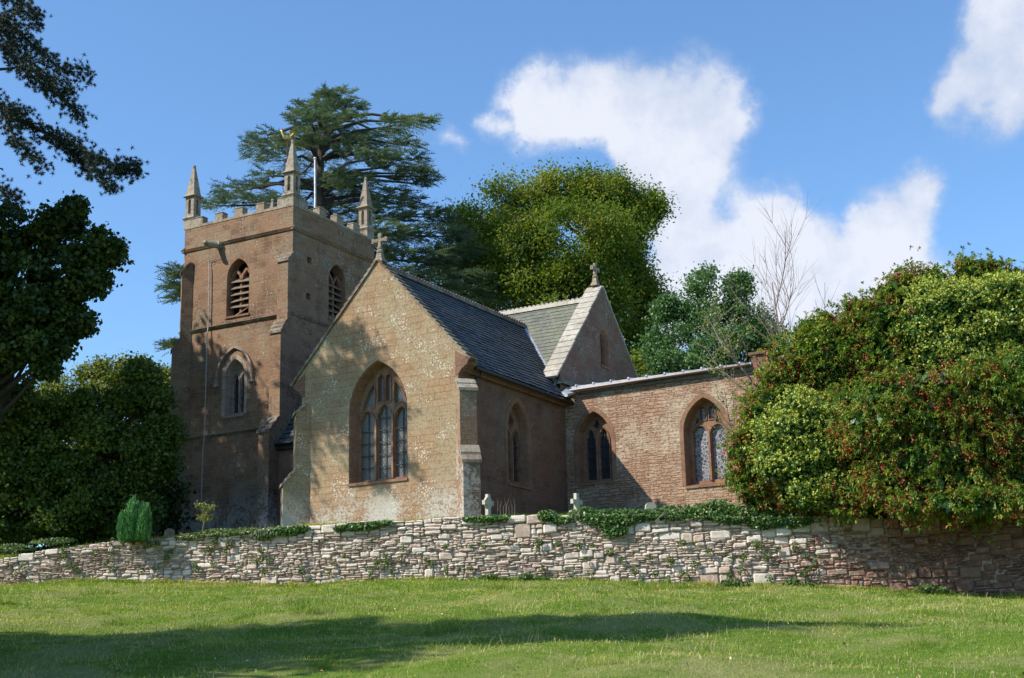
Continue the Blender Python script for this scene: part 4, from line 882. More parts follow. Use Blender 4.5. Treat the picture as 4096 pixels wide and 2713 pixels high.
# cedar
def cedar():
    Y0 = 69; base = ybase(-14.5, 69); root = empty('cedar_tree', base); tag(root, 'tall blue green cedar with flat layered boughs behind the tower', 'tree'); b0 = np.array(base)
    pads = [(778, 222, 36, 9), (755, 238, 45, 10), (800, 248, 34, 9), (725, 258, 45, 10), (700, 272, 28, 8), (765, 265, 60, 12), (815, 272, 22, 7), (730, 290, 50, 12), (618, 312, 32, 9), (600, 338, 34, 8), (640, 342, 44, 11), (592, 362, 24, 7), (655, 372, 46, 11), (690, 322, 46, 12), (745, 318, 55, 15), (800, 316, 46, 12),
            (850, 322, 45, 11), (905, 290, 44, 8), (950, 280, 42, 6), (975, 278, 20, 4), (890, 312, 56, 12), (935, 335, 34, 9), (880, 350, 56, 13), (820, 352, 60, 15), (755, 372, 60, 15), (955, 370, 28, 8), (980, 405, 20, 7), (935, 415, 44, 9), (900, 385, 50, 11), (700, 398, 50, 12), (975, 425, 22, 7), (950, 400, 36, 9),
            (545, 440, 44, 8), (518, 450, 30, 7), (500, 474, 26, 7), (600, 436, 54, 11), (640, 462, 54, 11), (560, 468, 44, 8), (620, 405, 26, 8), (745, 440, 80, 16), (820, 430, 70, 17), (895, 452, 56, 10), (940, 462, 28, 8), (800, 480, 76, 16), (875, 492, 56, 11), (960, 478, 20, 7), (700, 470, 60, 14), (880, 530, 50, 10),
            (960, 510, 60, 9), (1010, 500, 36, 7), (925, 548, 56, 11), (985, 545, 76, 12), (1045, 545, 40, 9), (1040, 585, 66, 11), (960, 600, 76, 13), (1000, 632, 80, 12), (1075, 640, 50, 10), (1115, 662, 42, 8), (1150, 688, 30, 7), (1080, 680, 66, 10), (940, 640, 60, 12), (1000, 665, 70, 11), (1120, 700, 40, 8), (1030, 610, 60, 10),
            (415, 628, 20, 5), (402, 662, 20, 5), (415, 692, 18, 5), (402, 800, 13, 4), (440, 640, 30, 6), (440, 675, 30, 6), (430, 800, 20, 5), (470, 640, 40, 8)]
    pads = pads + [(800, 420, 60, 20), (770, 500, 80, 22), (860, 560, 70, 20), (700, 520, 70, 20), (740, 350, 40, 16), (770, 300, 30, 14), (900, 600, 60, 20)]
    pads = pads + [(x + random.uniform(-25, 25), y + 14, rx * .8, ry * .8) for x, y, rx, ry in pads if 600 < x < 900 and y > 300 and random.random() < .3]
    s = K / FPX * Y0; Q, T = [], []; mb = MB(); trunk = [np.array([0, 0, -.4])] + [at(x * K, y * K, Y0) - b0 for x, y in ((760, 900), (745, 600), (738, 420), (742, 340), (758, 270), (778, 225))]
    mb.tube(trunk, [.6, .5, .36, .24, .17, .1, .04], 9)
    for (x, y, rx, ry) in pads:
        Y = Y0 + random.uniform(-3.5, 3) * (1 if x < 930 else .5)
        if x < 480: Y = 63
        c = at(x * K, y * K, Y) - b0; r = np.array([rx * s, min(rx * s, 2.2) * .9, ry * s * .8])
        # trunk point to grow from
        ti = min(range(1, 7), key=lambda i: abs(trunk[i][2] - (c[2] - .6))); tp = trunk[ti] + [0, 0, 0]
        tp = np.array([np.interp(c[2] - .8 - .12 * abs(c[0]), [p[2] for p in trunk], [p[0] for p in trunk]), np.interp(c[2] - .8, [p[2] for p in trunk], [p[1] for p in trunk]), min(c[2] - .1, trunk[-1][2])])
        m = (tp + c) / 2 + [0, 0, .35]; mb.tube([tp, m, c + [0, 0, -.05]], [.13, .08, .03], 5)
        outd = c - tp; outd[2] = 0; outd = outd / (np.linalg.norm(outd) + .01)
        nt = int(36 * r[0] * r[1] + 22)
        for k in range(nt):             # sprays: flat fans of short needle twigs
            a = rng.uniform(0, 2 * math.pi); q = math.sqrt(rng.random()); p = c + np.array([math.cos(a) * q * r[0], math.sin(a) * q * r[1], (1 - q * q) * r[2] * rng.uniform(-1.3, 1.4)])
            d = np.array([math.cos(a), math.sin(a), 0]) * .7 + outd * .8; d /= np.linalg.norm(d); d[2] = rng.uniform(-.4, .45)
            n = 16; ss = np.linspace(0, .62, n)[:, None] * rng.uniform(.7, 1.25); w = np.array([-d[1], d[0], 0]); sd = np.where(np.arange(n) % 2, 1, -1)[:, None]
            st = p + d * ss - [0, 0, 1] * (ss ** 2) * .25; L = rng.uniform(.14, .26, (n, 1)); e = st + (w * sd * .75 + d * .6) * L + np.array([0, 0, 1]) * rng.uniform(-.05, .12, (n, 1)); wd = (d + np.array([0, 0, .5])) * .032
            Q.append(np.stack([st - wd, e - wd * .2, e + wd * .2, st + wd], 1)); T.append(np.full(n, rng.random() * .5) + rng.random(n) * .5)
            if k % 5 == 0: mb.tube([c, p], [.02, .008], 3, False)
    quads_obj('crown', np.concatenate(Q), M_cedar, root, np.concatenate(T)); mb.build('trunk', M_bark, root)
cedar()
# pine whose trunk stands outside the left edge; its long boughs reach into view
def needle_tufts(C, n, L, W):
    k = len(C); d = unit(rng.normal(size=(k, n, 3)) + np.array([.2, 0, .25])); P = np.repeat(C[:, None], n, 1); w = unit(np.cross(d, rng.normal(size=(k, n, 3)))) * W; s = rng.uniform(.6, 1.1, (k, n, 1)) * L
    return np.stack([P - w, P + d * s * .9 - w * .3, P + d * s + w * .3, P + w], 2).reshape(-1, 4, 3)
def pine():
    base = ybase(-23, 46.5); root = empty('pine_tree', base); tag(root, 'dark pine boughs with needle tufts reaching into the top left corner', 'tree'); b0 = np.array(base)
    Yb = 44.5; s = K / FPX * Yb; pads = []
    boughs = [[(-260, 60), (-60, 20), (40, 70), (90, 120), (150, 165), (203, 168)], [(-240, 30), (-40, -30), (40, 0), (90, 35), (80, 60)], [(-260, 120), (0, 105), (60, 165), (110, 205), (160, 240), (192, 272)], [(60, 150), (110, 180), (165, 212)],
              [(-260, 240), (0, 243), (60, 285), (120, 315), (200, 352), (265, 392), (322, 398)], [(120, 315), (180, 365), (205, 398)], [(200, 352), (232, 405), (262, 440)], [(10, 270), (40, 330), (62, 348), (98, 385)], [(-200, 380), (0, 432), (44, 460)], [(265, 392), (300, 385), (315, 380)], [(-60, 80), (10, 50), (50, 20)], [(0, 243), (30, 262), (60, 262)], [(0, 60), (30, 110), (60, 130)]]
    C = []; mb = MB(); top = 22.5
    mb.tube([(0, 0, -.4), (.2, 0, 8), (0, .1, 15), (.1, 0, top)], [.6, .5, .35, .08], 9)
    for bi, bo in enumerate(boughs):
        P = [at(x * K, y * K, Yb + 1.2 * math.sin(bi * 1.7)) - b0 for x, y in bo]
        if bo[0][0] < -150: P = [np.array([.1, 0, P[0][2] - .5])] + P
        mb.tube(P, np.linspace(.12 if bo[0][0] < -150 else .05, .015, len(P)), 5)
        L = 0
        for a, b_ in zip(P, P[1:]):
            n = max(2, int(np.linalg.norm(b_ - a) / .011)) if a[0] > 4 else int(np.linalg.norm(b_ - a) / .3)
            for k in range(n):
                p = a + (b_ - a) * (k + rng.random()) / n; spread = .2
                if p[0] > 3.: C.append(p + rng.normal(size=3) * [spread * .8, .3, spread * .8] + [0, 0, rng.choice([-.10, .08])])
        for k in range(10):
            p = P[-1] + rng.normal(size=3) * [.12, .2, .1]; C.append(p)
    C = np.array(C); q = needle_tufts(C, 36, .125, .009)
    # the rest of the crown outside the frame: coarser
    bl = [((x, y, z), (r, r, r * .6)) for x, y, z, r in ((-2, 0, 20, 3.2), (0, 2, 22, 1.7), (2, -1, 18.5, 2.4), (-3, 1, 15, 3.5), (1, 3, 16, 3.5), (2.5, 2, 20.5, 1.3), (3, 1, 13.5, 3.0), (4.5, 1.5, 16, 2.2), (-1, -1, 12, 3), (0, 0, 23.5, 1.0), (4.6, 2.5, 18.5, 1.4), (1, 3, 11, 3))]
    bl = [(np.array(c, float), np.array(r, float)) for c, r in bl]; C2, O2, I2 = clumps(bl, 26, .4, .6); Wp = C2 + b0; ok = (Wp[:, 0] / Wp[:, 1]) < -.362 - .0042 * (Wp[:, 2] - 8); C2, O2 = C2[ok], O2[ok]
    q2, _ = foliage(C2, O2, .9, 22, .42, .16, .6, .2)
    q = np.concatenate([q, q2]); quads_obj('crown', q, M_pine, root, rng.random(len(q)))
    for c, r in bl: mb.tube([(0, 0, c[2] - 1.5), c], [.15, .05], 5)
    mb.build('trunk', M_bark, root)
pine()
tree('sycamore_tree', 'dark large-leaved broadleaf tree at the left edge under the pine boughs', 'tree', ybase(-20.5, 50.5), 49.5,
     [(20, 540, 60, 66), (100, 530, 55, 42), (160, 515, 30, 34), (172, 482, 9, 18), (205, 570, 50, 42), (255, 590, 30, 20), (272, 600, 14, 12), (180, 640, 60, 55), (60, 680, 110, 110), (150, 715, 50, 44), (90, 795, 55, 46), (15, 800, 60, 50), (222, 655, 26, 22), (140, 790, 26, 30), (105, 845, 18, 22), (192, 745, 18, 16), (-60, 650, 90, 120), (-80, 820, 100, 120)],
     50, .36, 44, .21, .15, M_leaf_dark, .3, shell=.3, keep_in=.6, bump_n=7, gap=-.3, gs=3.2)
tree('maple_tree', 'broad dark shaded tree standing between the sycamore and the tower foot', 'tree', ybase(-13.6, 53), 52,
     [(30, 970, 80, 80), (120, 985, 60, 50), (210, 960, 60, 50), (325, 885, 40, 32), (280, 915, 40, 36), (340, 930, 46, 44), (380, 995, 26, 36), (335, 1040, 60, 60), (225, 1060, 100, 100), (90, 1090, 100, 100), (365, 1060, 28, 40), (310, 1130, 50, 46), (200, 1180, 110, 60), (60, 1190, 100, 60), (336, 862, 22, 18), (310, 1190, 60, 50), (-60, 1000, 90, 150), (60, 925, 60, 40), (-40, 1100, 80, 120), (150, 1215, 90, 36), (30, 1225, 90, 30), (260, 1225, 60, 30)],
     44, .42, 70, .16, .11, M_leaf_maple, .35, shell=.3, keep_in=.45, bump_n=8, gap=-.2, gs=2.2)
tree('shade_tree', 'dark undergrowth tree behind the green shrub at the foot of the maple', 'tree', ybase(-17, 56), 56, [(60, 1180, 100, 70), (200, 1190, 100, 60), (320, 1190, 60, 60), (380, 1180, 20, 60)], 40, .8, 34, .24, .16, M_leaf_dark, .2, keep_in=.6)
# big trees just outside the left edge whose shadows fall into the picture
def offtree(name, label, base, blobs, mat, dens, cr_, nl, L, W, tr):
    root = empty(name, base); tag(root, label, 'tree'); bl = [(np.array(c, float), np.array(r, float)) for c, r in blobs]; C, O, I = clumps(bl, dens, .4, .5)
    q, t = foliage(C, O, cr_, nl, L, W); quads_obj('crown', q, mat, root, t); wood('trunk', (0, 0, 0), bl, C, I, M_bark, root, tr, n_br=3)
offtree('oak_tree', 'spreading dark tree beyond the left edge of the view near the tower', ybase(-29, 55), [((0, 0, 14), (5, 5, 4)), ((3, -1, 17.5), (3.5, 4, 3)), ((-2, 2, 19), (4, 4, 3)), ((1, 3, 11), (5, 5, 3)), ((3, -4, 12), (3, 3, 3)), ((2, -3, 15.5), (3, 2.4, 2.2)), ((5, 1, 10.5), (3, 4, 3))], M_leaf_dark, 24, .9, 26, .34, .24, .5)
# conifer left of the field that throws the long shadow over the grass
def fir():
    bx, by = -18.0, 16.3; H = 24.2
    base = (bx, by, float(field_z(bx, by))); root = empty('fir_tree', base); tag(root, 'tall pointed fir beyond the left edge whose shadow crosses the field', 'tree')
    C = []; n = 4200
    for k in range(n):
        h = H * (1 - rng.random() ** .5 * .9); r = (H - h) * .42 * math.sqrt(rng.random()) * (1 + .25 * math.sin(h * 2.2)) + .1; a = rng.uniform(0, 2 * math.pi); C.append((r * math.cos(a), r * math.sin(a) * (.72 if math.sin(a) < 0 else .95), h - r * .2))
    C = np.array(C); O = unit(C * [1, 1, 0]); q, t = foliage(C, O, .55, 26, .34, .12, .2, .5); quads_obj('crown', q, M_pine, root, t)
    mb = MB(); mb.tube([(0, 0, -.3), (0, 0, H * .5), (0, 0, H - .3)], [.35, .2, .03], 8); mb.build('trunk', M_bark, root)
fir()
# upright yew by the tower
def yew():
    c = at(312 * K, 1195 * K, 45.6); base = ybase(c[0], 45.6); root = empty('upright_yew', base); tag(root, 'bright green upright conifer shrub on the bank beside the dark trees', 'shrub'); Q, T = [], []
    def zrel(y): return at(312 * K, y * K, 45.6)[2] - base[2]
    H = zrel(1158)
    cols = [(rng.uniform(-.78, .78), rng.uniform(-.55, .55)) for _ in range(46)]
    for cx_, cy_ in cols:
        q = math.hypot(cx_ / .8, cy_ / .6)
        if q > 1.05: continue
        h = H * (1.10 - .50 * q ** 2 + rng.uniform(-.42, .10)) * (1.0 + .12 * cx_); n = 420; z = rng.random(n) * h; lean = 1 + .25 * (z / h) ; rr = .125 * (1 - (z / h) ** 2.5) + .012; a = rng.uniform(0, 6.28, n)
        P = np.stack([cx_ * .60 * (.82 + .2 * np.sin(z / h * 2.6)) + rr * np.cos(a), cy_ * (.82 + .2 * np.sin(z / h * 2.6)) + rr * np.sin(a), z], 1)
        d = np.stack([np.cos(a) * .35, np.sin(a) * .35, np.ones(n)], 1); d = unit(d + rng.normal(size=(n, 3)) * .15); w = unit(np.cross(d, rng.normal(size=(n, 3)))) * .014; L = rng.uniform(.08, .16, (n, 1))
        Q.append(np.stack([P - w, P + d * L - w * .3, P + d * L + w * .3, P + w], 1)); T.append(np.full(n, rng.random() * .4) + .6 * rng.random(n))
    quads_obj('foliage', np.concatenate(Q), leaf_mat('yew_leaf', [(0, (.035, .12, .03)), (.6, (.09, .26, .07)), (1, (.17, .36, .09))], .5, .1), root, np.concatenate(T))
    mb = MB(); 
    for k in range(6): mb.tube([(0, 0, -.1), (cols[k][0] * .3, cols[k][1] * .5, .6), (cols[k][0] * .5, cols[k][1], 1.2)], [.04, .03, .01], 5)
    mb.build('stem', M_bark, root)
yew()
# ------------------------------------------------------------------ the big mounded shrubs on the right
M_berryleaf = leaf_mat('willow_leaf_green', [(0, (.05, .11, .02)), (.35, (.12, .22, .036)), (.62, (.20, .31, .055)), (.80, (.34, .36, .08)), (.88, (.44, .25, .06)), (.94, (.50, .28, .05)), (1, (.40, .13, .04))], .45, .3, .35)
M_berry = leaf_mat('red_berries', [(0, (.30, .035, .025)), (.5, (.42, .06, .035)), (1, (.46, .16, .06))], .5, .1, .3)
M_ivyleaf = leaf_mat('ivy_leaf', [(0, (.03, .075, .02)), (.5, (.075, .155, .033)), (.9, (.15, .25, .05)), (1, (.26, .32, .08))], .42, .15, .35)
M_umbel = leaf_mat('ivy_flower_heads', [(0, (.26, .31, .05)), (.5, (.40, .45, .07)), (1, (.50, .52, .11))], .6, .15)
def shrub(name, label, bl, Y0, kind, base):
    root = empty(name, base); tag(root, label, 'shrub', 'mounded shrubs spilling over the wall'); b0 = np.array(base)
    blobs = [(c, r * .90) for c, r in (dpx(b, Y0) for b in bl)]; C, O, I = clumps(bumpy(blobs, 8, .14, .42), 92 if kind == 'berry' else 105, .72, .2); C = C - b0; blobs = [(c - b0, r) for c, r in blobs]
    cam_side = (O[:, 1] < .55); C, O, I = C[cam_side], O[cam_side], I[cam_side]
    if kind == 'berry':
        n = len(C); m = 4; k = 9                     # whorls of drooping lance-shaped leaves at the shoot ends
        cc = (C[:, None] + rng.normal(size=(n, m, 3)) * .13 + O[:, None] * rng.exponential(.10, (n, m, 1))).reshape(-1, 3); oo = np.repeat(O, m, 0)
        d = unit(np.repeat(oo, k, 0) * .75 + rng.normal(size=(n * m * k, 3)) * .75 + [0, 0, .15]); c3 = np.repeat(cc, k, 0); L = rng.uniform(.09, .15, (len(d), 1)); wv = unit(np.cross(d, [0, 0, 1.]) + rng.normal(size=d.shape) * .25) * .022
        midp = c3 + d * L * .5 + [0, 0, .012]; q = np.stack([c3, midp - wv, c3 + d * L - np.array([0, 0, 1]) * L * .16, midp + wv], 1); t = np.clip(np.repeat(rng.random(n * m), k) * .6 + rng.random(len(q)) * .4, 0, 1)
        sel = rng.random(n) < (.42 + .3 * np.sin(C[:, 0] * 1.6 + C[:, 2] * 1.1)); Cb = C[sel] + O[sel] * .14; m = len(Cb); k = 24
        P = (Cb[:, None] + rng.normal(size=(m, k, 3)) * [.085, .085, .12] - [0, 0, .07]).reshape(-1, 3); qb = leaves(P, .05, .045, up=0)
        quads_obj('foliage', q, M_berryleaf, root, t); quads_obj('berries', qb, M_berry, root, rng.random(len(qb)))
    else:
        q, t = foliage(C, O, .34, 22, .10, .085, .3, .8, .2); quads_obj('foliage', q, M_ivyleaf, root, t)
        up = O[:, 2] > -.35; Cb = C[up] + O[up] * .15 + [0, 0, .08]; m = len(Cb); k = 30
        cen = (Cb[:, None] + rng.normal(size=(m, 13, 3)) * [.16, .16, .09]).reshape(-1, 3)
        P = (cen[:, None] + rng.normal(size=(len(cen), 8, 3)) * .022).reshape(-1, 3); qb = leaves(P, .055, .055, up=.6); quads_obj('flower_heads', qb, M_umbel, root, np.repeat(rng.random(len(cen)), 8) * .5 + rng.random(len(qb)) * .5)
    # inner foliage fills the mound; its dark tints paint in the shade inside
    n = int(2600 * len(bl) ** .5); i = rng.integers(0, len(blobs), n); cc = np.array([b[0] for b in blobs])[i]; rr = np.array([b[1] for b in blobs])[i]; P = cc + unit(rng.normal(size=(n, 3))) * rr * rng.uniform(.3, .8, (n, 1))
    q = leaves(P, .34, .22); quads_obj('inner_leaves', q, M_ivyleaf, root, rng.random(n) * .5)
    mb = MB(); g = np.array([0, 0, 0.])
    for c, r in blobs: mb.tube([g, (g + c) / 2 + rng.normal(size=3) * .2, c], [.07, .05, .02], 5)
    mb.build('stems', M_bark, root)
shrub('berry_shrub', 'red berried shrub draped against the right end of the annex wall', [(1822, 860, 42, 40), (1866, 815, 44, 38), (1920, 785, 50, 36), (1968, 762, 50, 36), (1782, 915, 40, 44), (1830, 850, 75, 70), (1900, 830, 80, 70), (1970, 810, 80, 70), (1990, 720, 40, 25), (1770, 930, 50, 55), (1840, 930, 70, 60), (1920, 910, 80, 60), (1862, 762, 10, 20), (1910, 742, 18, 9), (1990, 718, 14, 9), (2000, 880, 70, 70)], 42.8, 'berry', ybase(10, 44))
shrub('berry_shrub', 'tallest red berried shrub sprouting along the top of the green mound', [(2070, 680, 60, 30), (2110, 660, 50, 30), (2150, 650, 44, 26), (2240, 640, 40, 26), (2300, 645, 50, 26), (2050, 740, 80, 60), (2110, 790, 80, 70), (2060, 850, 80, 70), (2090, 650, 24, 16), (2232, 620, 16, 14), (2285, 622, 26, 14), (2345, 645, 30, 20), (2030, 810, 60, 60), (2120, 860, 70, 50)], 42.4, 'berry', ybase(12, 43.6))
shrub('berry_shrub', 'red berried shrub hanging low over the wall at the right edge', [(2150, 960, 80, 60), (2220, 940, 80, 55), (2300, 920, 80, 55), (2360, 900, 60, 60), (2080, 980, 80, 70), (2000, 990, 70, 60), (2100, 1060, 90, 60), (2200, 1040, 90, 70), (2300, 1020, 90, 70), (2370, 1010, 60, 80), (2060, 1110, 70, 50), (2150, 1130, 80, 45), (2250, 1120, 80, 50), (2340, 1120, 70, 50), (2200, 1165, 60, 26), (2420, 1000, 60, 120), (2080, 1165, 60, 26), (2300, 1165, 60, 26), (2380, 1160, 50, 30), (2140, 1180, 60, 18, .6), (2260, 1185, 70, 18, .6), (2000, 1060, 80, 80, 1.5), (1960, 1140, 80, 50, 1.2), (2050, 1000, 90, 80, 1.5), (1960, 950, 70, 60, 2.2), (1930, 990, 60, 50, 2.4), (2310, 1070, 90, 60, 1.2), (2230, 1100, 90, 50, 1.2), (2110, 1168, 60, 24, -.5), (2190, 1168, 60, 24, -.8), (2270, 1165, 60, 24, -1), (2350, 1160, 50, 26, -1.2), (2150, 900, 80, 50), (2250, 890, 90, 50), (2060, 920, 80, 60), (2350, 860, 60, 50), (2140, 990, 80, 60), (2240, 980, 90, 60)], 38.9, 'berry', ybase(13.0, 42.6))
shrub('berry_shrub', 'small leftmost red berried shrub below the stained glass window', [(1715, 1050, 34, 36), (1730, 1000, 26, 26), (1720, 1105, 34, 34), (1750, 1140, 40, 30), (1800, 1150, 50, 28), (1760, 1060, 40, 60), (1745, 960, 22, 26), (1860, 1175, 60, 22), (1940, 1185, 60, 20), (2010, 1180, 60, 24)], 41.3, 'berry', ybase(7.3, 44))
shrub('ivy_mound', 'large mound of yellow green flowering ivy at the upper right', [(2180, 720, 60, 46), (2240, 700, 60, 44), (2310, 690, 60, 44), (2360, 700, 40, 44), (2200, 780, 64, 44), (2270, 770, 66, 46), (2340, 770, 56, 50), (2220, 840, 60, 38), (2290, 840, 60, 38), (2350, 840, 46, 38), (2390, 760, 40, 80), (2150, 690, 40, 30), (2250, 880, 40, 24), (2130, 750, 46, 40), (2160, 820, 46, 36), (2300, 900, 50, 24), (2360, 880, 40, 26)], 41.4, 'ivy', ybase(13.5, 43))
shrub('ivy_mound', 'lower mound of yellow green flowering ivy beside the stained glass window', [(1850, 960, 50, 42), (1810, 1010, 56, 44), (1870, 1020, 56, 44), (1790, 1070, 46, 40), (1840, 1080, 50, 40), (1900, 1060, 46, 36), (1930, 1110, 48, 42), (1880, 1140, 50, 32), (1950, 1150, 46, 34), (1990, 1120, 36, 32), (1890, 975, 36, 26), (1940, 1000, 30, 26)], 40.3, 'ivy', ybase(9, 42.6))
shrub('ivy_mound', 'small patch of flowering ivy near the top left of the shrubs', [(1855, 810, 32, 22), (1895, 782, 34, 20), (1800, 880, 28, 22), (1900, 790, 26, 34)], 42.9, 'ivy', ybase(10, 45))
# ------------------------------------------------------------------ bare sapling, straggly shrub, small plants
def branchy(name, label, cat, base, h, r0, mat, spread, n0, depth, leafm=None, lsize=.05, nl=0, seed=1, lean=(0, 0), part='stem'):
    R = random.Random(seed); root = empty(name, base); tag(root, label, cat); mb = MB(); tips = []
    def grow(p, d, L, r, lv):
        pts = [p]; dd = d.copy(); n = 5
        for i in range(n):
            dd = dd + np.array([R.uniform(-1, 1), R.uniform(-1, 1), R.uniform(-.2, .5)]) * .11; dd /= np.linalg.norm(dd); pts.append(pts[-1] + dd * L / n)
        mb.tube(pts, list(np.linspace(r, r * .45, n + 1)), 5 if lv < 2 else 3, lv < 1); tips.extend(pts[2:] if lv >= depth - 1 else [])
        if lv < depth:
            for k in range(n0 - (1 if lv == 0 else 0) + R.choice((0, 1))):
                i = R.choice((1, 2, 3, 3, 4, 5)); a = R.uniform(0, 6.28); sd = np.array([math.cos(a), math.sin(a), R.uniform(.1, .6)]) * spread; e = dd + sd; e /= np.linalg.norm(e); grow(pts[i], e, L * R.uniform(.45, .7), r * .5, lv + 1)
    d = np.array([lean[0], lean[1], 1.]); grow(np.zeros(3), d / np.linalg.norm(d), h, r0, 0); mb.build(part, mat, root)
    if leafm and tips:
        T_ = np.array(tips); P = (T_[rng.integers(0, len(T_), nl)] + rng.normal(size=(nl, 3)) * .05); quads_obj('leaves', leaves(P, lsize, lsize * .55), leafm, root, rng.random(nl))
    return root
M_twig = plain_mat('brown_twig', (.16, .11, .085), .85, 0, 14, .3, .3)
b1 = at(1815 * K, 800 * K, 54)
branchy('bare_sapling', 'leafless pale sapling with upright twigs against the cloud', 'tree', (b1[0], 54, b1[2] - 2.6), 5.4, .05, M_twig, .5, 6, 3, seed=5, lean=(-.10, 0), part='trunk')
b2 = at(1880 * K, 800 * K, 51)
branchy('bare_sapling', 'thinner leafless sapling rising out of the red berried shrub', 'tree', (b2[0], 51, b2[2] - 2.6), 3.4, .028, M_twig, .35, 4, 2, seed=9, lean=(.05, 0), part='trunk')
M_lt = leaf_mat('light_small_leaf', [(0, (.10, .15, .03)), (1, (.28, .32, .07))], .5, .3)
b3 = at(1790 * K, 880 * K, 46.0)
branchy('elder_bush', 'straggly bush of pale arching twigs with few leaves beside the annex parapet', 'shrub', (b3[0], 46.0, b3[2] - 1.4), 3.2, .06, M_barkp, .95, 5, 3, M_lt, .10, 900, seed=3, lean=(-.45, 0))
b4 = at(1770 * K, 1080 * K, 44.9)
branchy('elder_bush', 'thin sprig with small light leaves crossing the stained glass window', 'shrub', (b4[0], 44.9, b4[2]), 2.4, .035, M_barkp, .8, 4, 2, M_lt, .08, 260, seed=12, lean=(-.85, 0))
b5 = at(468 * K, 1222 * K, 46.2)
branchy('sapling_bush', 'small yellow green sapling in front of the foot of the tower', 'shrub', (b5[0], 46.2, b5[2] - .1), (.5), .03, M_barkp, 1.5, 6, 3, leaf_mat('lime_yellow_leaf', [(0, (.14, .18, .03)), (1, (.34, .36, .06))], .5, .3), (.075), 420, seed=22)
# ivy and weeds on the wall
def wat(px, py, off=-.06):              # point on the wall face
    r = ray(px, py); q = r[0] / r[1]; Yw = (43.0 + off) / (1 + .25 * q); return at(px, py, Yw)
def ivy(label, pts, n, off=-.06, thick=.10, size=.085, group='ivy patches along the wall top', mat=M_ivyleaf, name='ivy', stems=True):
    pts = [(x * K, y * K, rx, ry) for x, y, rx, ry in pts]; c0 = wat(pts[0][0], pts[0][1], off); root = empty(name, tuple(c0)); tag(root, label, 'ivy' if name == 'ivy' else 'weeds', group)
    P = []
    w = np.array([p[2] * p[3] for p in pts], float); w /= w.sum(); s = K / FPX * c0[1]
    for i, (x, y, rx, ry) in enumerate(pts):
        k = int(n * w[i]); a = rng.uniform(0, 6.28, k); q = np.sqrt(rng.random(k)); c = wat(x, y, off); xx = c[0] + np.cos(a) * q * rx * s
        P.append(np.stack([xx, wy(xx) + off + rng.uniform(-thick, thick * .3, k) - .08 * (1 - q ** 2) * (ry / 12) , c[2] + np.sin(a) * q * ry * s], 1))
    P = np.concatenate(P)
    over = P[:, 2] > conv(P[:, 0], WT) ; P[over, 1] += rng.uniform(0, .45, over.sum())
    P = P - c0; quads_obj('leaves', leaves(P, size, size * .85, np.tile([0., -1, .5], (len(P), 1)), 1.3, .3, .4), mat, root, np.clip(rng.normal(.45, .25, len(P)), 0, 1))
    if stems and n > 3000:
        mb = MB()
        for k in range(max(7, n // 250)):
            x, y, rx, ry = random.choice(pts); c = wat(x, y, off) - c0; a = c + [random.uniform(-1, 1) * rx * s, -.03, -ry * s * 1.1]; b_ = c + [random.uniform(-1, 1) * rx * s, -.02, ry * s * .5]; mb.tube([a, (a + b_) / 2 + rng.normal(size=3) * .04, b_], [.012, .014, .008], 4)
        mb.build('stems', M_barkp, root)
ivy('short strip of dark ivy on the wall top just right of the tower foot', [(650, 1228, 60, 12), (690, 1224, 30, 9), (610, 1238, 26, 10)], 1500)
ivy('dark ivy patch draped over the wall below the buttress of the east gable', [(830, 1218, 50, 10), (880, 1210, 30, 7), (790, 1222, 20, 7)], 1200)
ivy('thin ivy on the wall top in front of the ringed headstone cross', [(1130, 1200, 40, 9), (1085, 1200, 18, 7), (1160, 1197, 20, 7)], 900)
ivy('ivy tuft on the wall between the two stone crosses', [(1265, 1192, 24, 13), (1300, 1204, 24, 8)], 700)
ivy('dense ivy mass with bare woody stems hanging down the wall under the annex', [(1420, 1192, 90, 16), (1420, 1206, 60, 14), (1420, 1228, 30, 14), (1350, 1185, 36, 13)], 3600)
ivy('thick dark ivy along the wall top below the stained glass window', [(1560, 1186, 60, 18), (1640, 1182, 60, 20), (1700, 1190, 60, 22), (1660, 1165, 30, 12), (1770, 1200, 50, 24), (1500, 1190, 40, 14), (1830, 1200, 50, 22)], 5200)
M_weed = leaf_mat('weed_leaf', [(0, (.05, .09, .02)), (.7, (.11, .18, .04)), (1, (.2, .24, .07))], .5, .3)
ivy('trailing grassy growth on the wall top left of the ivy strip', [(440, 1240, 40, 9), (500, 1232, 50, 10), (560, 1228, 40, 9), (300, 1250, 40, 5), (120, 1250, 60, 7), (20, 1265, 40, 9)], 2600, size=.07, mat=M_weed, name='wall_plants', group='weeds on and below the wall', stems=False)
for lab, x, n in (('weed clump at the wall foot below the ringed cross', 1130, 280), ('pair of weed tufts at the wall foot below the ivy with bare stems', 1220, 420), ('long weed clump at the wall foot below the left of the hanging shrubs', 1690, 520), ('green weeds at the wall foot where its shaded red part begins', 1830, 460), ('last weed clump at the wall foot near the right edge', 2140, 420)):
    ivy(lab, [(x, 1338 + (x > 1600) * 12 + (x > 2000) * 12, 24, 10), (x + 30, 1342 + (x > 1600) * 12 + (x > 2000) * 12, 20, 7)], n, off=-.25, thick=.15, size=.10, mat=M_weed, name='wall_foot_weeds', group='weeds on and below the wall', stems=False)
ivy('tall leafy weed standing in the field before the wall', [(790, 1395, 9, 24), (786, 1412, 12, 12), (795, 1370, 6, 12)], 260, off=-3.5, thick=.2, size=.09, mat=M_weed, name='tall_weed', group='weeds on and below the wall', stems=False)
sm = [(float(x), float(y)) for x, y in zip(rng.uniform(20, 1900, 110), rng.uniform(1250, 1350, 110))]
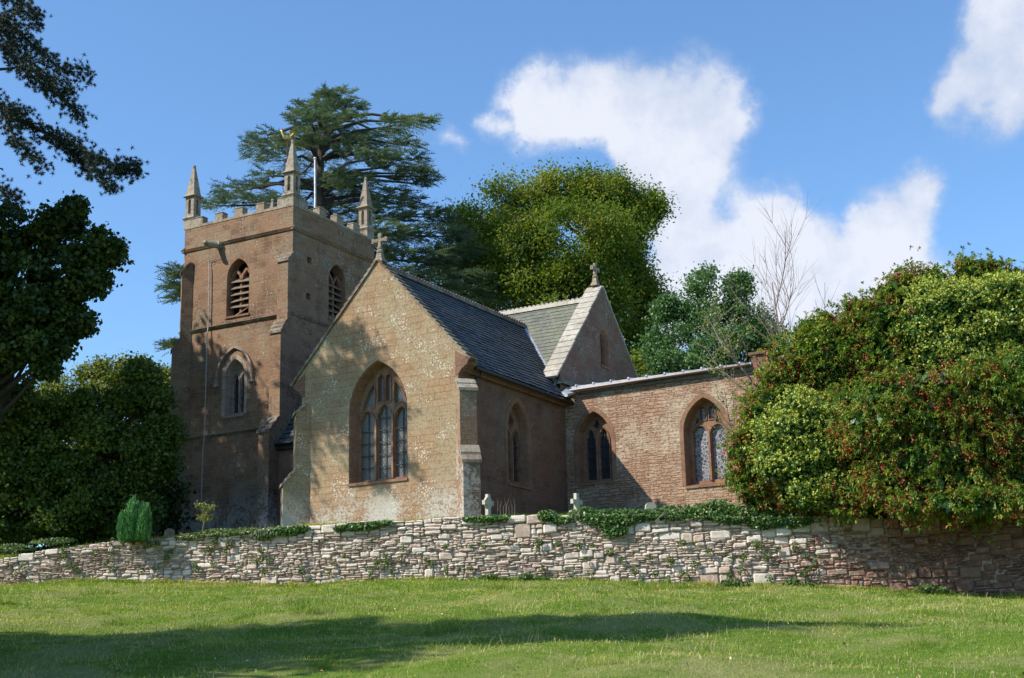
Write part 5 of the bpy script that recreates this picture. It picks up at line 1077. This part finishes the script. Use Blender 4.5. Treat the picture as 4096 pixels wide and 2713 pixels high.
ivy('scattered small ferns and weeds growing in the joints of the pale wall', [(x, y, random.uniform(4, 9), random.uniform(4, 11)) for x, y in sm], 4600, off=-.1, thick=.04, size=.06, mat=M_weed, name='joint_ferns', group='weeds on and below the wall', stems=False)
# ------------------------------------------------------------------ headstones
M_head = stone_mat('headstone', (.40, .37, .29), (.44, .41, .33), (.36, .33, .25), (.2, .2, .16), bw=5, bh=5, msize=0, spots=.3, pale=.5, stain=.3, bstr=.4)
def headstone_cross(label, px, ytop, ybot, Y, rz, ringed):
    c = at(px, ybot, Y); H = at(px, ytop, Y)[2] - c[2]; root = empty('headstone_cross', (c[0], Y, c[2] - .3), rz); tag(root, label, 'gravestone'); H += .3; mb = MB()
    mb.hexa([(-.1, -.06, 0), (.1, -.06, 0), (.1, .06, 0), (-.1, .06, 0), (-.075, -.05, H), (.075, -.05, H), (.075, .05, H), (-.075, .05, H)]); mb.build('shaft', M_head, root)
    za = H - .27; mb = MB(); mb.box(-.27, -.078, -.052, .052, za - .07, za + .07); mb.build('arm', M_head, root); mb = MB(); mb.box(.078, .27, -.052, .052, za - .07, za + .07); mb.build('arm', M_head, root)
    if ringed:
        mb = MB(); n = 24
        for k in range(n):
            a0, a1 = 2 * math.pi * k / n, 2 * math.pi * (k + 1) / n
            q = [(r * math.cos(a), y, za + r * math.sin(a)) for y in (-.035, .035) for (r, a) in ((.15, a0), (.2, a0), (.2, a1), (.15, a1))]
            mb.hexa(q)
        mb.build('ring', M_head, root)
headstone_cross('pale ringed stone cross with weathered head in front of the dark chancel wall', 1953, 1978, 2072, 44.3, 1.05, True)
headstone_cross('plain pale stone cross turned sideways in front of the annex corner', 2308, 1974, 2062, 44.5, .95, False)
def stone_lump(label, px, ytop, ybot, Y, w, M_head=M_head):
    c = at(px, ybot, Y); H = at(px, ytop, Y)[2] - c[2] + .3; root = empty('headstone', (c[0], Y, c[2] - .3), .2); tag(root, label, 'gravestone'); mb = MB(); r = w / 2
    pr = [(-r, 0), (r, 0), (r, H - r * .8)] + [(r * math.cos(a), H - r * .8 + r * .8 * math.sin(a)) for a in np.linspace(.3, math.pi - .3, 7)] + [(-r, H - r * .8)]
    f, b_ = [(x, -.06, z) for x, z in pr], [(x, .06, z) for x, z in pr]; mb.face(f); mb.face(b_[::-1])
    for i in range(len(pr)): j = (i + 1) % len(pr); mb.face([f[j], f[i], b_[i], b_[j]])
    mb.build('slab', M_head, root); mb = MB(); mb.box(-r - .08, r + .08, -.14, .14, 0, .2); mb.build('plinth', M_head, root)
stone_lump('low rounded grey headstone top showing above the dense ivy', 2603, 2010, 2040, 44.4, .34)
stone_lump('small dark domed headstone at the foot of the tower', 678, 2114, 2136, 47.2, .34, M_string)
# dead stalks by the chancel wall
def stalks(label, px, y, Y, n, h, grp):
    c = at(px, y, Y); root = empty('dead_stalks', tuple(c)); tag(root, label, 'weeds', grp); mb = MB()
    for k in range(n): a = random.uniform(-.45, .45); mb.tube([(a, 0, -.2), (a + random.uniform(-.03, .05), 0, h * .5), (a + random.uniform(-.1, .18), 0, h * random.uniform(.6, 1.1))], [.008, .006, .003], 4, False)
    mb.build('stalks', M_barkp, root)
stalks('tall thin dead flower stalks in front of the chancel side wall', 2025, 2065, 44.2, 9, .6, None); stalks('short dead stalks above the wall top by the foot of the tower', 1040, 2118, 44.2, 10, .3, None)
# ------------------------------------------------------------------ grass
M_blade = leaf_mat('grass_blade', [(0, (.07, .14, .015)), (.33, (.16, .27, .028)), (.55, (.30, .37, .048)), (.74, (.47, .42, .15)), (1, (.62, .52, .30))], .55, .35)
def fbm(x, y, s):
    r = np.zeros_like(x)
    for k, (a, f) in enumerate(((1, 1), (.6, 2.1), (.4, 4.3), (.3, 8.7))): r += a * np.sin(x * f * s + 1.7 * k + 2 * np.sin(y * f * s * .7 + k)) * np.cos(y * f * s * 1.1 - .6 * k + 1.5 * np.sin(x * f * s * .6))
    return r / 2.3
def grass(name, n, y0, y1, zf, hmin, hmax, wd, margin=3, power=1.0, straw=0., ex=None, kindt=None):
    u_ = rng.random(n) ** power; y = y0 + (y1 - y0) * u_; half = y * .37 + margin; x = rng.uniform(-1, 1, n) * half; y = y + (wy(x) - WY) * (u_ if y0 < 30 else 1)
    if ex is not None: x, y = ex(n)
    z = zf(x, y); f = fbm(x, y, .45); f2 = fbm(x + 50, y * .6, 1.6); h = rng.uniform(hmin, hmax, n) * (1 + .55 * f2 + .35 * fbm(x, y, 5.)) * (y / 30) ** .3
    a = rng.uniform(0, 2 * math.pi, n); lean = rng.uniform(.2, 1.7, n); d = np.stack([np.cos(a) * lean, np.sin(a) * lean, np.ones(n)], 1); d = unit(d)
    P = np.stack([x, y, z - .01], 1); w = np.stack([np.cos(a + 1.57), np.sin(a + 1.57), np.zeros(n)], 1) * (wd * (y / 28) * rng.uniform(.7, 1.3, n))[:, None]; mid = P + d * h[:, None] * .55; tip = P + d * h[:, None] + np.stack([np.cos(a), np.sin(a), -.35 * np.ones(n)], 1) * h[:, None] * .25 * lean[:, None]
    f3 = fbm(x * 1.3 + 9, y * 1.3, 4.); t = np.clip(.45 + .34 * f + .26 * f2 + .22 * f3 + rng.normal(0, .2, n) + straw, 0, 1)
    o = quads_obj(name, np.stack([P - w, mid - w * .6, tip, mid + w * .6], 1), M_blade, None, t); tag(o, kindt, 'grass', None, 'stuff'); return o
grass('meadow_grass', 330000, 13.5, WY - .1, field_z, .035, .09, .009, power=.8, kindt='short rough green grass covering the sloping field')
grass('dry_grass', 5000, 14, 40, field_z, .12, .32, .004, power=1.3, straw=.6, kindt='thin dry straw stems standing above the field grass')
def foot(n):
    x = rng.uniform(-19, 17, n); m = fbm(x, x * 0, 2.2) > -.35; x = np.where(m, x, x + rng.uniform(-.5, .5, n)); return x, wy(x) - .08 - rng.exponential(.12, n)
grass('wall_foot_grass', 16000, 14, 40, field_z, .08, .22, .008, ex=foot, straw=.05, kindt='longer rough grass along the foot of the drystone wall')
def rim_(n):
    x = rng.uniform(-19, 17, n); return x, wy(x) + .12 + rng.exponential(.25, n)
grass('wall_top_grass', 15000, 14, 40, yard_z, .07, .20, .008, ex=rim_, straw=.1, kindt='rough grass growing on top of the drystone wall')
n = 700; fy = 14 + 28 * rng.random(n) ** 1.2; fx = rng.uniform(-1, 1, n) * (fy * .37 + 2); ok = fy < wy(fx) - .3; fx, fy = fx[ok], fy[ok]
q = leaves(np.stack([fx, fy, field_z(fx, fy) + .045], 1), .05, .03, up=2.)
tag(quads_obj('fallen_leaves', q, leaf_mat('fallen_leaf', [(0, (.16, .08, .03)), (.45, (.30, .17, .06)), (.7, (.34, .24, .10)), (.93, (.45, .38, .22)), (1, (.6, .58, .5))], .8, 0), None, rng.random(len(q))), 'small brown and straw coloured fallen leaves scattered in the grass', 'leaves', None, 'stuff')
def tus(n):
    c = rng.integers(0, 60, n); cx_ = np.random.default_rng(3).uniform(-1, 1, 60); cy_ = np.random.default_rng(4).uniform(14, 40, 60); return cx_[c] * (cy_[c] * .36) + rng.normal(0, .16, n), cy_[c] + rng.normal(0, .16, n)
grass('tussock_grass', 20000, 14, 40, field_z, .09, .22, .006, ex=tus, straw=-.12, kindt='darker green tussocks dotted over the field')
grass('bank_grass', 45000, WY + .2, 47, yard_z, .06, .16, .010, power=1.3, kindt='rough grass on the churchyard bank behind the wall')
#print('polys', sum(len(o.data.polygons) for o in scene.objects if o.type == 'MESH'))
